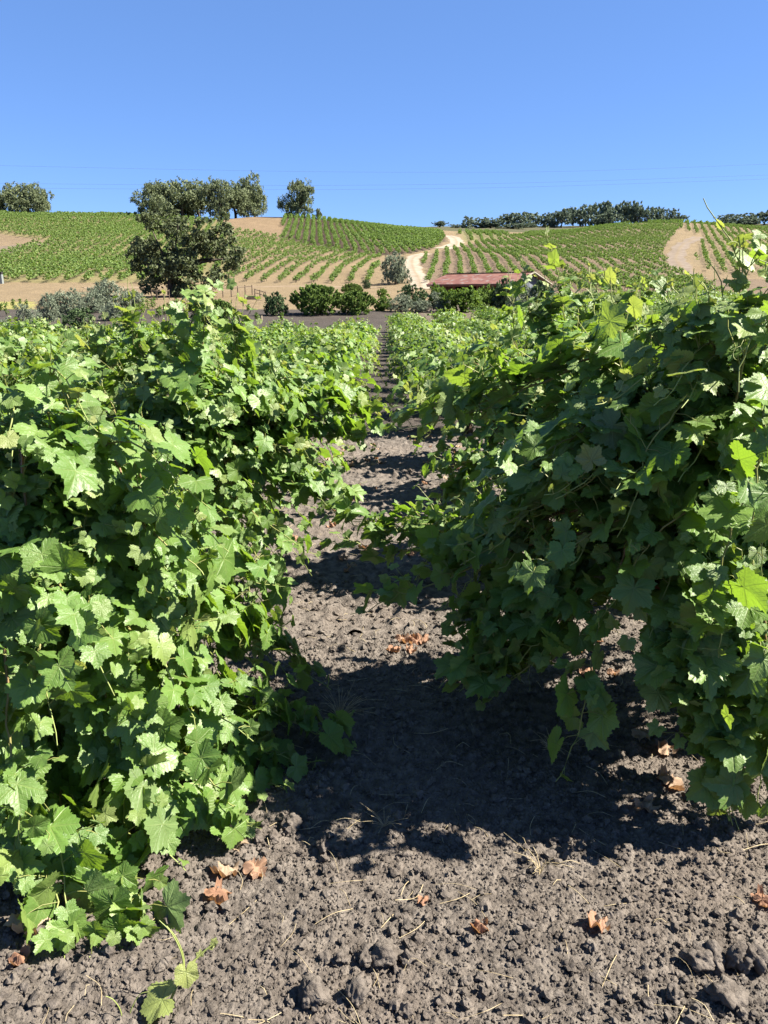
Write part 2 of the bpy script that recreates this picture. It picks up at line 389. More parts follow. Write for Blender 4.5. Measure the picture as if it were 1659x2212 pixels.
def grow_cane(gc, bag, P, centre, rs, ls=0.064, fine=True, floor=None, start=0.12, lateral=0.45, gap=0.062, wob=0.012, full=False):
    """one shoot: a tapering tube, petioles, tendrils, and the leaves it carries"""
    path, L = smooth_path(P, 0.03)
    m = len(path); w = rs.normal(0, 1, (m, 3)); k = np.ones(7) / 7
    w = np.stack([np.convolve(w[:, a], k, 'same') for a in range(3)], 1) * wob * 3; w[0] = 0
    path = path + w * np.linspace(0, 1, m)[:, None]
    if floor is not None: path[:, 2] = np.maximum(path[:, 2], floor + 0.02)
    u = np.linspace(0, 1, m); rad = 0.0048 * (1 - u) + 0.0013
    col = np.stack([np.clip((u - 0.35) * 1.8, 0, 1), u * 0 + rs.rand(), u * 0, u * 0 + 1], 1)
    tube(gc, path[::1 if fine else 3], rad[::1 if fine else 3], 6 if fine else 3, col[::1 if fine else 3])
    low = full or (P[-1][2] < 0.55 and fine); d = start * L if start < 1 else start; side = rs.choice([-1, 1]); rot = rs.uniform(0, 6.28)
    while d < L - 0.005:
        t = d / L; i = min(m - 2, int(t * (m - 1))); p = path[i]; T = norm(path[i + 1] - path[i])
        o = p - centre; o[2] *= 0.35; o = norm(o)
        A = norm(np.cross(T, UP) + 1e-4); B = np.cross(A, T); sv = A * math.cos(rot) * side + B * math.sin(rot) * 0.6
        t0 = 0.90 if low else 0.78; size = ls * rs.uniform(0.66, 1.24) * (1.0 if t < t0 else max(0.22, 1 - (t - t0) / (1 - t0) * 0.80)) * min(1, 0.6 + t * 2)
        youth = np.clip((t - (0.9 if low else 0.74)) / 0.26, 0, 1) ** 1.2 * 0.9 + (rs.uniform(0.1, 0.5) if rs.rand() < 0.10 else rs.uniform(0, 0.12))
        def leaf(p, T, sv, size, youth, pet):
            pd = norm(sv * 0.8 + o * 0.5 + UP * 0.45 + T * 0.3 + rs.normal(0, 0.25, 3)); q = p + pd * pet
            if floor is not None and q[2] < floor + 0.05: q[2] = floor + 0.05 + rs.rand() * 0.03
            n = norm(o * rs.uniform(0.3, 1.0) + UP * rs.uniform(0.0, 0.8) + SUN * 0.30 + rs.normal(0, 0.52, 3))
            tp = pd * 0.5 - UP * rs.uniform(0.2, 0.9) + o * 0.35 + rs.normal(0, 0.3, 3)
            if youth > 0.6: tp = T * 0.8 + rs.normal(0, 0.5, 3); n = norm(rs.normal(0, 1, 3) + o * 0.6)
            if fine:
                mid = (p + q) / 2 + UP * pet * 0.12
                tube(gc, [p, mid, q], [0.0017, 0.0014, 0.0012], 3, np.array([0.75, rs.rand(), 0, 1]))
            bag.add(q, tp, n, size, (min(1, youth), rs.rand(), 0.0, 1))
        leaf(p, T, sv, size, youth, size * rs.uniform(0.7, 1.3))
        if rs.rand() < lateral and t < 0.85:
            ld = norm(-sv * 0.7 + o * 0.6 + UP * 0.5 + rs.normal(0, 0.3, 3)); LL = rs.uniform(0.06, 0.20)
            if fine: tube(gc, [p, p + ld * LL * 0.5 + UP * 0.01, p + ld * LL], [0.002, 0.0016, 0.001], 3, np.array([0.8, 0.5, 0, 1]))
            for f in np.arange(0.35, 1.05, 0.33):
                leaf(p + ld * LL * f, ld, rs.normal(0, 1, 3) * 0.5, ls * rs.uniform(0.4, 0.8) * (1.15 - f * 0.45), youth * 0.5 + (0.35 if f > 0.9 else 0.05) * rs.rand(), 0.03)
        if fine and rs.rand() < 0.10 and t > 0.3:      # tendril
            a = np.linspace(0, 1, 16); dv = norm(-sv + o * 0.5 - UP * 0.2); ax = norm(rs.normal(0, 1, 3)); bx = np.cross(dv, ax)
            q = p + dv * a[:, None] * 0.10 + (np.cos(a * 9)[:, None] * ax + np.sin(a * 9)[:, None] * bx) * (0.014 * a ** 2)[:, None]
            tube(gc, q, 0.0011 - 0.0005 * a, 3, np.array([0.95, 0.5, 0, 1]))
        d += gap * rs.uniform(0.75, 1.25) * (0.8 if low and t > 0.5 else 1); side = -side; rot += rs.normal(0, 0.4)
    return path[-1]

def cane_targets(rs, h, r, n, lean=(0, 0), droop=0.28):
    out = []
    for k in range(n):
        a = (k + rs.uniform(0.1, 0.9)) / n * 2 * math.pi * 3; kind = rs.rand()
        if kind < 0.34: rr, z, cz = r * rs.uniform(0.12, 0.62), h * rs.uniform(0.84, 1.03), h * 0.62
        elif kind < 1 - droop: rr, z, cz = r * rs.uniform(0.7, 1.12), h * rs.uniform(0.35, 0.84), h * rs.uniform(0.6, 0.8)
        else: rr, z, cz = r * rs.uniform(0.85, 1.12), rs.uniform(0.05, 0.3) * h, h * rs.uniform(0.55, 0.72)
        e = np.array([math.cos(a) * rr + lean[0], math.sin(a) * rr * 0.70 + lean[1], z])
        c = np.array([e[0] * 0.45 + rs.normal(0, 0.06), e[1] * 0.45 + rs.normal(0, 0.06), cz])
        out.append((c, e))
    return out

def vine_trunk(rs, hh=0.5):
    g = Geo(); n = 14; z = np.linspace(-0.08, hh, n)
    P = np.stack([np.cumsum(rs.normal(0, 0.012, n)), np.cumsum(rs.normal(0, 0.012, n)), z], 1); P[:, :2] -= P[2, :2]
    tube(g, P, 0.055 + 0.012 * rs.rand(n) + 0.02 * (z < 0), 9, np.array([0, 0, 0, 1.]))
    heads = []
    for k in range(5):
        a = k * 1.257 + rs.uniform(-0.3, 0.3); e = P[-1] + np.array([math.cos(a) * 0.16, math.sin(a) * 0.16, rs.uniform(0.05, 0.14)])
        tube(g, smooth_path([P[-2], P[-1] * 0.5 + e * 0.5 - UP * 0.01, e], 0.03)[0], np.linspace(0.04, 0.022, len(smooth_path([P[-2], P[-1] * 0.5 + e * 0.5 - UP * 0.01, e], 0.03)[0])), 7, np.array([0, 0, 0, 1.]), True)
        heads.append(e)
    return g, heads

def near_vine(label, x, y, h, r, n, seed, extra=(), droop=0.28, lean=(0, 0), lod=LOD0, ls=0.066, group='grapevines of the front field', skip=None):
    rs = np.random.RandomState(seed); z0 = hgt(x, y); base = np.array([x, y, z0])
    t = thing('grapevine', label, 'grapevine', (x, y, z0), 0, group)
    g, heads = vine_trunk(rs); g.build('trunk', M_VTRUNK, t)
    jobs = []; nj = []
    for c, e in cane_targets(rs, h, r, n, lean, droop):
        if skip is not None and skip(e + base): continue
        jobs.append([heads[int(np.argmin([np.linalg.norm(hd[:2] - c[:2]) for hd in heads]))], c, e])
    for pts in extra:
        Q = [p - base for p in pts[1:]] if isinstance(pts[0], str) else [at(*p) - base for p in pts]; nj.append(len(jobs)) if Q[-1][2] < 1.1 else None; jobs.append([heads[int(np.argmin([np.linalg.norm(hd[:2] - Q[0][:2]) for hd in heads]))]] + Q)
    for ji, P in enumerate(jobs):
        gc = Geo(); gl = Geo(); bag = LeafBag()
        grow_cane(gc, bag, P, np.array([0, 0, 0.5]), rs, ls * rs.uniform(0.9, 1.12), True, 0.0, full=ji in nj)
        bag.flush(gl, lod, rs); c = gc.build('cane', M_CANE, t); gl.build('leaves', M_LEAF, c)
    return t

def vine_variant(seed, h, r, n):
    rs = np.random.RandomState(seed); g, heads = vine_trunk(rs); gc = Geo(); gl = Geo(); bag = LeafBag()
    for c, e in cane_targets(rs, h, r, n, (0, 0), 0.24):
        grow_cane(gc, bag, [heads[rs.randint(5)], c, e], np.array([0, 0, 0.5]), rs, 0.078, False, 0.0)
    bag.flush(gl, LOD1, rs)
    return g.mesh('trunk', M_VTRUNK), gc.mesh('canes', M_CANE), gl.mesh('foliage', M_LEAF)

# ----------------------------------------------------------------- ground sheet
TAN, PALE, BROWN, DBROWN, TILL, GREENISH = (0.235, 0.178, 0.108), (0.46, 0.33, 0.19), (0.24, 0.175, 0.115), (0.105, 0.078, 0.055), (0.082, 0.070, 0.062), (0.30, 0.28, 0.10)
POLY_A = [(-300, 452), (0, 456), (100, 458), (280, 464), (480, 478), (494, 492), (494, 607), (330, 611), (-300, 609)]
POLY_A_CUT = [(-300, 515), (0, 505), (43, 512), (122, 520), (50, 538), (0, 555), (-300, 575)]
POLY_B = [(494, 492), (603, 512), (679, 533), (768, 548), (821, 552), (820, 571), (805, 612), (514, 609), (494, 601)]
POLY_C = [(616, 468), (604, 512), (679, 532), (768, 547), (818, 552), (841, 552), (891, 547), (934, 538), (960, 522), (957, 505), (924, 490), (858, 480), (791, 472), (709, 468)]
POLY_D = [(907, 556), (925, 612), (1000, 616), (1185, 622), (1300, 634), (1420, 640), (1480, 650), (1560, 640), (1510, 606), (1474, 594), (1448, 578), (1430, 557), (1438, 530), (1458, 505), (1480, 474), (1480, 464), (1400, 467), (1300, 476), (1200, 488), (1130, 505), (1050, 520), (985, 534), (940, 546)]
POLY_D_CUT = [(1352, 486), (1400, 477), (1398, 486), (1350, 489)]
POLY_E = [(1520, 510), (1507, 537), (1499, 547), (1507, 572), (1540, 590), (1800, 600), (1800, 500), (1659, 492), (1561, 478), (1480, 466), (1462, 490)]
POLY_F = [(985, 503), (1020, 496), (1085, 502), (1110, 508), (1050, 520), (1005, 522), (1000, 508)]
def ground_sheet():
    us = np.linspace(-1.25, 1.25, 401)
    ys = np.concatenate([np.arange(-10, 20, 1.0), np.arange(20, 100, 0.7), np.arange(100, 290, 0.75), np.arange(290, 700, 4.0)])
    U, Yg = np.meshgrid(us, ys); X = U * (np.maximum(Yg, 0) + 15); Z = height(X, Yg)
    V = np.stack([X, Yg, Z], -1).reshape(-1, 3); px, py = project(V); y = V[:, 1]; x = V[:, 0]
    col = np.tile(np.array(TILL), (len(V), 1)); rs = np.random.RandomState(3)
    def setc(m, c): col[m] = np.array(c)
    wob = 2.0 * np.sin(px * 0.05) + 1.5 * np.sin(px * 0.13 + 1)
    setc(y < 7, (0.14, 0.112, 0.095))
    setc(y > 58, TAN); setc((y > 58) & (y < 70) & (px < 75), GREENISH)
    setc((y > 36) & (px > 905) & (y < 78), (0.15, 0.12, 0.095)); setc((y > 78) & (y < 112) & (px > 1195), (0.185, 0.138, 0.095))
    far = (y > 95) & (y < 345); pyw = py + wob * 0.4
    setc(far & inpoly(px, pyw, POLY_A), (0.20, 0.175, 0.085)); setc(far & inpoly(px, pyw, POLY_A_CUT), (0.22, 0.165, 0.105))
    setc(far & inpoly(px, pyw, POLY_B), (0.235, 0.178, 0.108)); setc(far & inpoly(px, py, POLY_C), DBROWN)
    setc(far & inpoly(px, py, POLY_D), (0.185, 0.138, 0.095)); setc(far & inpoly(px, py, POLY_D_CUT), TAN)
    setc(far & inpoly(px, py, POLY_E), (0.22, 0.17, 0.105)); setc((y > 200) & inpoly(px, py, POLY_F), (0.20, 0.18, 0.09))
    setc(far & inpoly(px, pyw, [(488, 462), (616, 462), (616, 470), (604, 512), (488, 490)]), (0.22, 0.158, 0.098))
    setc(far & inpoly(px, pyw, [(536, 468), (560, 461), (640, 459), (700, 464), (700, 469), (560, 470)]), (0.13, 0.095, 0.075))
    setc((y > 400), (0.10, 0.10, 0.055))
    n = len(us); i = np.arange(len(ys) - 1)[:, None] * n; k = np.arange(n - 1)[None]
    q = np.stack([i + k, i + k + 1, i + n + k + 1, i + n + k], -1).reshape(-1, 4)
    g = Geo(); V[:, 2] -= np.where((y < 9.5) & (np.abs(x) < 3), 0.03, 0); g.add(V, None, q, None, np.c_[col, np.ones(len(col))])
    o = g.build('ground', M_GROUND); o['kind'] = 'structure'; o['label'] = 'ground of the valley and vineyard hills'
ground_sheet()

SOILG = []
def soil_z(x, y):
    for x0, x1, y0, y1, nx, ny, Z in SOILG:
        if x0 <= x <= x1 and y0 <= y <= y1: return float(Z[int((y - y0) / (y1 - y0) * (ny - 1)), int((x - x0) / (x1 - x0) * (nx - 1))])
    return hgt(x, y) + 0.005
def near_soil(name, x0, x1, y0, y1, step, seed, balls):
    rs = np.random.RandomState(seed); nx = int((x1 - x0) / step); ny = int((y1 - y0) / step)
    xs = np.linspace(x0, x1, nx); ys = np.linspace(y0, y1, ny); X, Y = np.meshgrid(xs, ys)
    Z = height(X, Y)
    def lumps(sc, amp, sd):
        q = np.random.RandomState(sd); s = 0
        for _ in range(9):
            a = q.uniform(0, 6.28); k = sc * q.uniform(0.5, 1.6); s = s + np.sin((X * math.cos(a) + Y * math.sin(a)) * k + q.uniform(0, 6.28))
        return s * amp / 3
    base = lumps(4, 0.012, 1) + lumps(16, 0.003, 2); rug = lumps(120, 0.5, 3) + lumps(260, 0.5, 4); H = np.zeros_like(Z)
    for n, r0, r1 in balls:
        cx = rs.uniform(x0, x1, n); cy = rs.uniform(y0, y1, n); rr = r0 + (r1 - r0) * rs.rand(n) ** 2.5; sq = rs.uniform(0.55, 1.0, n); sk = rs.uniform(0.3, 0.7, n)
        for a, b, r, f, e in zip(cx, cy, rr, sq, sk):
            i0 = max(0, int((a - r - x0) / (x1 - x0) * (nx - 1))); i1 = min(nx, int((a + r - x0) / (x1 - x0) * (nx - 1)) + 2)
            j0 = max(0, int((b - r - y0) / (y1 - y0) * (ny - 1))); j1 = min(ny, int((b + r - y0) / (y1 - y0) * (ny - 1)) + 2)
            d2 = (xs[None, i0:i1] - a) ** 2 + ((ys[j0:j1, None] - b) / 0.9) ** 2
            hh = np.sqrt(np.maximum(r * r - d2, 0)) * f + np.where(d2 < r * r, r * (e - 0.5) * 0.6, 0)
            H[j0:j1, i0:i1] = np.maximum(H[j0:j1, i0:i1], hh)
    N = rs.normal(0, 1, Z.shape); N = _blur(_blur(N, 1, 0), 1, 1) * 1.6
    Z = Z + base + H * np.clip(1 + 0.15 * rug + 0.38 * N, 0.3, 2) + rs.normal(0, 0.0011, Z.shape) + 0.006
    SOILG.append((x0, x1, y0, y1, nx, ny, Z))
    i = np.arange(ny - 1)[:, None] * nx; k = np.arange(nx - 1)[None]
    q = np.stack([i + k, i + k + 1, i + nx + k + 1, i + nx + k], -1).reshape(-1, 4)
    g = Geo(); g.add(np.stack([X, Y, Z], -1).reshape(-1, 3), None, q)
    o = g.build(name, M_SOIL); o['kind'] = 'structure'; o['label'] = 'crumbly tilled soil of the aisle'
near_soil('soil', -2.0, 1.9, 1.0, 3.4, 0.005, 5, [(52000, 0.0035, 0.010), (3200, 0.008, 0.014), (200, 0.012, 0.024), (20, 0.02, 0.034)])
near_soil('soil', -2.6, 2.6, 3.4, 9.5, 0.016, 6, [(9000, 0.018, 0.03), (1500, 0.02, 0.045)])

# loose clods
def rock(rs, r, sub=2):
    t = (1 + 5 ** 0.5) / 2
    v = [(-1, t, 0), (1, t, 0), (-1, -t, 0), (1, -t, 0), (0, -1, t), (0, 1, t), (0, -1, -t), (0, 1, -t), (t, 0, -1), (t, 0, 1), (-t, 0, -1), (-t, 0, 1)]
    f = [(0, 11, 5), (0, 5, 1), (0, 1, 7), (0, 7, 10), (0, 10, 11), (1, 5, 9), (5, 11, 4), (11, 10, 2), (10, 7, 6), (7, 1, 8), (3, 9, 4), (3, 4, 2), (3, 2, 6), (3, 6, 8), (3, 8, 9), (4, 9, 5), (2, 4, 11), (6, 2, 10), (8, 6, 7), (9, 8, 1)]
    v = [np.array(a, float) / np.linalg.norm(a) for a in v]
    for _ in range(sub):
        cache = {}; nf = []
        def mid(a, b):
            k = (min(a, b), max(a, b))
            if k not in cache: v.append(norm(v[a] + v[b])); cache[k] = len(v) - 1
            return cache[k]
        for a, b, c in f:
            x, y, z = mid(a, b), mid(b, c), mid(c, a); nf += [(a, x, z), (b, y, x), (c, z, y), (x, y, z)]
        f = nf
    V = np.array(v); d = np.zeros(len(V))
    for _ in range(6): d += 0.13 * np.sin(V @ rs.normal(0, 3.2, 3) + rs.uniform(0, 6))
    for _ in range(5): d += 0.055 * np.sin(V @ rs.normal(0, 9, 3) + rs.uniform(0, 6))
    V = V * (1 + d)[:, None] * rs.uniform(0.75, 1.15, 3) * r
    return V, np.array(f)
def clods():
    rs = np.random.RandomState(8); g = Geo(); kinds = [rock(rs, 1.0, 1) for _ in range(9)]
    for _ in range(16000):
        y = 1.05 + 3.2 * rs.rand() ** 1.5; x = rs.uniform(-1.5, 1.6); r = 0.003 + 0.014 * rs.rand() ** 5
        V, f = kinds[rs.randint(9)]; a = rs.uniform(0, 6.28); M = np.array([[math.cos(a), -math.sin(a), 0], [math.sin(a), math.cos(a), 0], [0, 0, rs.uniform(0.65, 1)]])
        g.add(V @ M.T * r + [x, y, soil_z(x, y) + r * 0.45], f)
    small = [rock(rs, 1.0, 0) for _ in range(8)]
    for _ in range(42000):
        y = 1.05 + 2.3 * rs.rand() ** 1.4; x = rs.uniform(-1.3, 1.5); r = 0.0016 + 0.0045 * rs.rand() ** 2; V, f = small[rs.randint(8)]
        g.add(V * r + [x, y, soil_z(x, y) + r * 0.4], f)
    o = g.build('soil_crumbs', M_SOIL, None, False); o['kind'] = 'stuff'; o['label'] = 'loose crumbs of dark soil scattered on the aisle'
clods()
big = [(1580, 2130, 29, 'largest of the rounded clods at the bottom right, with a lit top'), (1610, 2160, 25, 'rounded soil clod touching the largest clod at the bottom right'), (1530, 2115, 22, 'rounded soil clod left of the largest clod at the bottom right'), (1500, 2150, 22, 'squarish soil clod, front left of the largest clod at the bottom right'),
       (1560, 2195, 24, 'clod cut by the bottom edge of the photo under the largest clod'), (1640, 2120, 21, 'soil clod at the right edge behind the rounded clods'), (1450, 2195, 17, 'lone soil clod on the bottom edge left of the big clods'), (1340, 2165, 14, 'small soil clod beside dry stems near the bottom'),
       (830, 2140, 22, 'grey soil clod lying in the middle of the bottom foreground'), (795, 2150, 18, 'soil clod just left of the grey clod in the bottom middle'), (770, 2180, 19, 'soil clod in front of the pair in the bottom middle'), (880, 2150, 16, 'soil clod just right of the grey clod in the bottom middle'),
       (740, 2140, 15, 'small clod left of the group in the bottom middle'), (680, 2195, 22, 'round clod on the bottom edge right of the pale young shoot'), (630, 1812, 19, 'clod at the shadow edge beside the vine leaves'), (700, 1850, 16, 'upright clod on the edge of the vine shadow')]
for k, (px, py, r, lab) in enumerate(big):
    p = ground_at(px, py); rs = np.random.RandomState(100 + k); V, f = rock(rs, r * 0.0013, 3); g = Geo()
    V = V * (1 + rs.normal(0, 0.025, (len(V), 1))); g.add(V, f); o = g.build('soil_clod', M_SOIL); o.location = (p[0], p[1], p[2] + 0.012 + r * 0.0006); tag(o, lab, 'clod', 'larger soil clods')

# dry straw and dead leaves
M_STRAW = mat_simple('straw', (0.42, 0.33, 0.19), (0.62, 0.52, 0.33), 30)
def straw():
    rs = np.random.RandomState(12); g = Geo()
    for _ in range(480):
        y = 1.2 + 5.5 * rs.rand() ** 1.7; x = rs.uniform(-0.9, 1.3); a = rs.uniform(0, 6.28); L = rs.uniform(0.03, 0.13); z = soil_z(x, y) + 0.004
        b = a + rs.normal(0, 0.5)
        P = np.array([[x, y, z], [x + math.cos(a) * L * .5, y + math.sin(a) * L * .5, z + rs.uniform(0, 0.02)], [x + math.cos(a) * L * .5 + math.cos(b) * L * .5, y + math.sin(a) * L * .5 + math.sin(b) * L * .5, z + rs.uniform(-.01, 0.02)]])
        tube(g, smooth_path(P, 0.015)[0], rs.uniform(0.0005, 0.0012), 4)
    o = g.build('straw', M_STRAW); o['kind'] = 'stuff'; o['label'] = 'thin dry straw scattered over the dark soil'
straw()
def weed(px, py, label, seed, n=45, hh=0.13):
    rs = np.random.RandomState(seed); p = ground_at(px, py); g = Geo()
    for _ in range(n):
        a = rs.uniform(0, 6.28); l = rs.uniform(0.4, 1) * hh; lean = rs.uniform(0.2, 1.3)
        P = np.array([[0, 0, 0.01], [math.cos(a) * l * lean * .4, math.sin(a) * l * lean * .4, l * .6], [math.cos(a) * l * lean, math.sin(a) * l * lean, l * rs.uniform(.6, 1)]])
        tube(g, smooth_path(P, 0.02)[0], 0.0008, 3)
    o = g.build('dry_weed', M_STRAW); o.location = p; tag(o, label, 'weed', 'dried weeds on the soil')
weed(735, 1590, 'dry straw-coloured weed tuft in the shade of the aisle', 1, 60, 0.16)
weed(1190, 1640, 'dead weed lying in the shade under the dark vine', 2, 30, 0.11)
weed(1165, 1920, 'small withered weed standing in the sun past the shadow edge', 3, 16, 0.10)
weed(830, 1830, 'dry weed wisp at the front edge of the vine shadow', 4, 18, 0.08)

def mat_dead():
    s = NT('dead_leaf'); _, r, gq, b = s.tint(); n = s.noise(s.pos(), 40, 4)
    c = s.mix(r, (0.46, 0.26, 0.17), (0.58, 0.47, 0.34)); c = s.mix(s.math('MULTIPLY', n, 0.6), c, (0.25, 0.12, 0.06))
    sh = s.bsdf(c, 0.7, 0.25, s.bump(n, 0.5, 0.004)); tr = s.n('ShaderNodeBsdfTranslucent'); tr.inputs[0].default_value = (0.5, 0.25, 0.1, 1)
    mx = s.n('ShaderNodeMixShader'); mx.inputs[0].default_value = 0.2
    s.t.links.new(sh, mx.inputs[1]); s.t.links.new(tr.outputs[0], mx.inputs[2]); return s.done(mx.outputs[0])
M_DEAD = mat_dead()
def dead_mesh(seed, grey):
    rs = np.random.RandomState(seed); t = leaf_template(seed, 40, (0.3, 0.55, 0.8, 1.0), True); V = t['v'].copy()
    a = rs.uniform(0, 6.28); d = V[:, 0] * math.cos(a) + V[:, 1] * math.sin(a)
    V[:, 2] = 0.32 * d ** 2 + 0.16 * np.sin(d * 7 + 1) + 0.14 * np.sin((V[:, 1] - V[:, 0]) * 6) + rs.normal(0, 0.04, len(V)); V[:, 2] -= V[:, 2].min()
    V[:, :2] *= rs.uniform(0.6, 0.95, 2)
    g = Geo(); g.add(V, t['t'], t['q'], t['uv'], np.array([grey, rs.rand(), 0, 1])); return g.mesh('dead_leaf', M_DEAD)
DEAD = [dead_mesh(300 + k, [0, 0.05, 0.15, 0.25, 0.6, 0.9, 1.0, 0.1][k]) for k in range(8)]
dl = [(865, 1412, 3, 1.0, 'orange dead leaf, leftmost of the sunlit litter patch in the aisle'), (895, 1405, 0, .9, 'rusty dead leaf in the middle of the sunlit litter patch in the aisle'), (850, 1422, 1, .8, 'curled orange leaf at the front of the sunlit litter patch'), (915, 1400, 7, .9, 'brown dead leaf at the right end of the sunlit litter patch'), (885, 1425, 2, .8, 'small crisp leaf in front of the sunlit litter patch'),
      (1245, 1430, 5, .9, 'pale dry leaf in the sun gap under the dark vine'), (1290, 1410, 0, .8, 'reddish dead leaf in the sun gap under the dark vine'), (1270, 1465, 7, .9, 'curled brown leaf at the shadow edge under the dark vine'), (1320, 1470, 3, .8, 'dead leaf lying against the shaded vine base'),
      (465, 1975, 0, 1.0, 'rusty red crumpled leaf in front of the leafy vine at lower left'), (490, 1945, 5, .9, 'pale papery dead leaf behind the rusty red one'), (545, 1905, 3, 1.0, 'brown dead leaf in the sun beside the shaded vine foot'), (520, 1880, 6, .8, 'bleached leaf scrap under the outer leaves of the vine'),
      (1290, 2058, 2, .9, 'orange leaf fragment on the open sunlit soil'), (1040, 2080, 1, .6, 'tiny orange leaf piece on the open soil left of the fragment'), (915, 2005, 0, .4, 'small red leaf crumb in the middle of the sunlit soil'), (1645, 1962, 0, .8, 'red dead leaf at the right edge below the shadow'),
      (1440, 1728, 4, 1.1, 'greyish spread dead leaf in the deep shade at right'), (1385, 1765, 5, 1.1, 'grey flat dead leaf in front of the spread one in the shade'), (1435, 1645, 4, .9, 'folded pale dead leaf hanging in the shade under the vine'), (1380, 1615, 6, .9, 'crumpled pale leaf behind the folded one in the shade'),
      (70, 2065, 6, 1.3, 'large grey-green dead leaf lying behind the low leaves at lower left'), (175, 2000, 5, 1.0, 'bleached dead leaf behind the low green cluster at lower left'), (60, 2140, 0, .7, 'small rusty leaf at the lower left edge'), (100, 1905, 6, .8, 'pale withered leaf in the shade of the vine at the left edge'),
      (790, 1205, 1, 1.0, 'orange dead leaf in the second sunlit strip of the aisle'), (860, 1200, 0, 1.0, 'rust dead leaf, middle of the second sunlit strip'), (830, 1192, 3, .9, 'brown leaf behind the middle one in the second sunlit strip'), (745, 1215, 2, 1., 'dead leaf at the left end of the second sunlit strip'), (885, 1205, 7, .9, 'dead leaf at the right end of the second sunlit strip')]
for px, py, k, s, lab in dl:
    p = ground_at(px, py); o = link_mesh('dead_leaf', DEAD[k]); o.location = (p[0], p[1], soil_z(p[0], p[1]) + 0.002); rs = random.Random(px)
    o.rotation_euler = (rs.uniform(-.35, .35), rs.uniform(-.35, .35), rs.uniform(0, 6.28)); o.scale = (s * 0.058,) * 3; tag(o, lab, 'dead leaf', 'dead vine leaves on the soil')
rs = random.Random(5)
for k in range(70):
    y = rs.uniform(4.3, 9.0); x = rs.choice([-1, 1]) * rs.uniform(0.1, 0.75) + 0.1
    o = link_mesh('dead_leaf', DEAD[rs.randrange(8)]); o.location = (x, y, soil_z(x, y)); o.rotation_euler = (rs.uniform(-.5, .5), rs.uniform(-.5, .5), rs.uniform(0, 6.28)); o.scale = (rs.uniform(.035, .06),) * 3
    tag(o, 'small dead leaf in the litter along the farther aisle, beyond the second sunlit strip', 'dead leaf', 'dead vine leaves on the soil')

# ----------------------------------------------------------------- the front vines
def spread(poly, n, seed, y0, y1, hd):
    rs = np.random.RandomState(seed); P = np.array(poly, float); out = []
    while len(out) < n:
        px = rs.uniform(*sorted((P[:, 0].min(), P[:, 0].max()))); py = rs.uniform(P[:, 1].min(), P[:, 1].max())
        if not inpoly(np.array([px]), np.array([py]), poly)[0]: continue
        g = ground_at(px, py)[1] if py > 700 else 99
        Y = min(rs.uniform(y0, y1), g - 0.04); e = at(px, py, Y); h = np.array([hd[0], hd[1], 0]); m = (e + h) / 2
        top = max(e[2] + 0.12, rs.uniform(0.75, 1.15)); c = np.array([m[0], m[1], top])
        out.append(('w', c, e))
    return out
def bunch(lists, seed, n=2, j=28):
    rs = np.random.RandomState(seed); out = []
    for L in lists:
        for k in range(n):
            dx, dy = (0, 0) if k == 0 else (rs.normal(0, j), rs.normal(0, j * 0.6)); out.append([(a + dx * (i + 1) / len(L), b + dy * (i + 1) / len(L), Y) for i, (a, b, Y) in enumerate(L)])
    return out
def clear(e):   # keep shoots from standing in the camera or the open aisle front
    return e[1] < (1.62 if e[0] < 0 else 1.95) or (abs(e[0] - 0.02) < 0.14 and e[2] < 1.0) or (e[0] > -0.42 and e[0] < 0.30 and e[1] < 2.6)
near_vine('big sunlit leafy vine filling the left edge of the photo, nearest in its row', -1.12, 2.38, 1.02, 0.98, 76, 11, [
    [(150, 1700, 2.2), (230, 1850, 1.80), (200, 2060, 1.55), (190, 2120, 1.52)], [(120, 1600, 2.1), (120, 1850, 1.7), (150, 2080, 1.56)], [(250, 1500, 2.2), (420, 1650, 1.95), (545, 1790, 1.90)], [(350, 1500, 2.5), (600, 1560, 2.42), (780, 1625, 2.36)],
    [(350, 1600, 2.3), (500, 1700, 2.15), (700, 1650, 2.30)], [(300, 1300, 2.6), (520, 1370, 2.65), (710, 1490, 2.62)], [(200, 1500, 2.1), (300, 1750, 1.85), (420, 1880, 1.78)], [(50, 1600, 2.0), (60, 1850, 1.72), (90, 1950, 1.68)],
    [(300, 1200, 2.7), (480, 1240, 2.7), (640, 1270, 2.75)], [(300, 1350, 2.3), (420, 1500, 2.1), (560, 1600, 2.1)], [(200, 1300, 2.1), (330, 1420, 1.95), (420, 1560, 1.9)], [(60, 1200, 2.0), (150, 1350, 1.8), (230, 1500, 1.72)]] + spread([(0, 980), (250, 920), (480, 1000), (560, 1150), (600, 1280), (540, 1400), (570, 1540), (560, 1680), (500, 1760), (430, 1880), (300, 1930), (0, 1930)], 50, 5, 1.95, 2.75, (-1.12, 2.38)) + bunch([[(120, 1700, 2.0), (220, 1850, 1.8), (275, 2000, 1.6), (235, 2090, 1.53)], [(60, 1700, 1.95), (110, 1900, 1.7), (130, 2100, 1.52)], [(330, 1450, 2.45), (560, 1530, 2.42), (700, 1580, 2.42)], [(330, 1550, 2.35), (520, 1620, 2.3), (640, 1650, 2.28)], [(280, 1600, 2.1), (430, 1740, 1.98), (560, 1780, 1.93)]], 3, 2),
    skip=clear, droop=0.34)
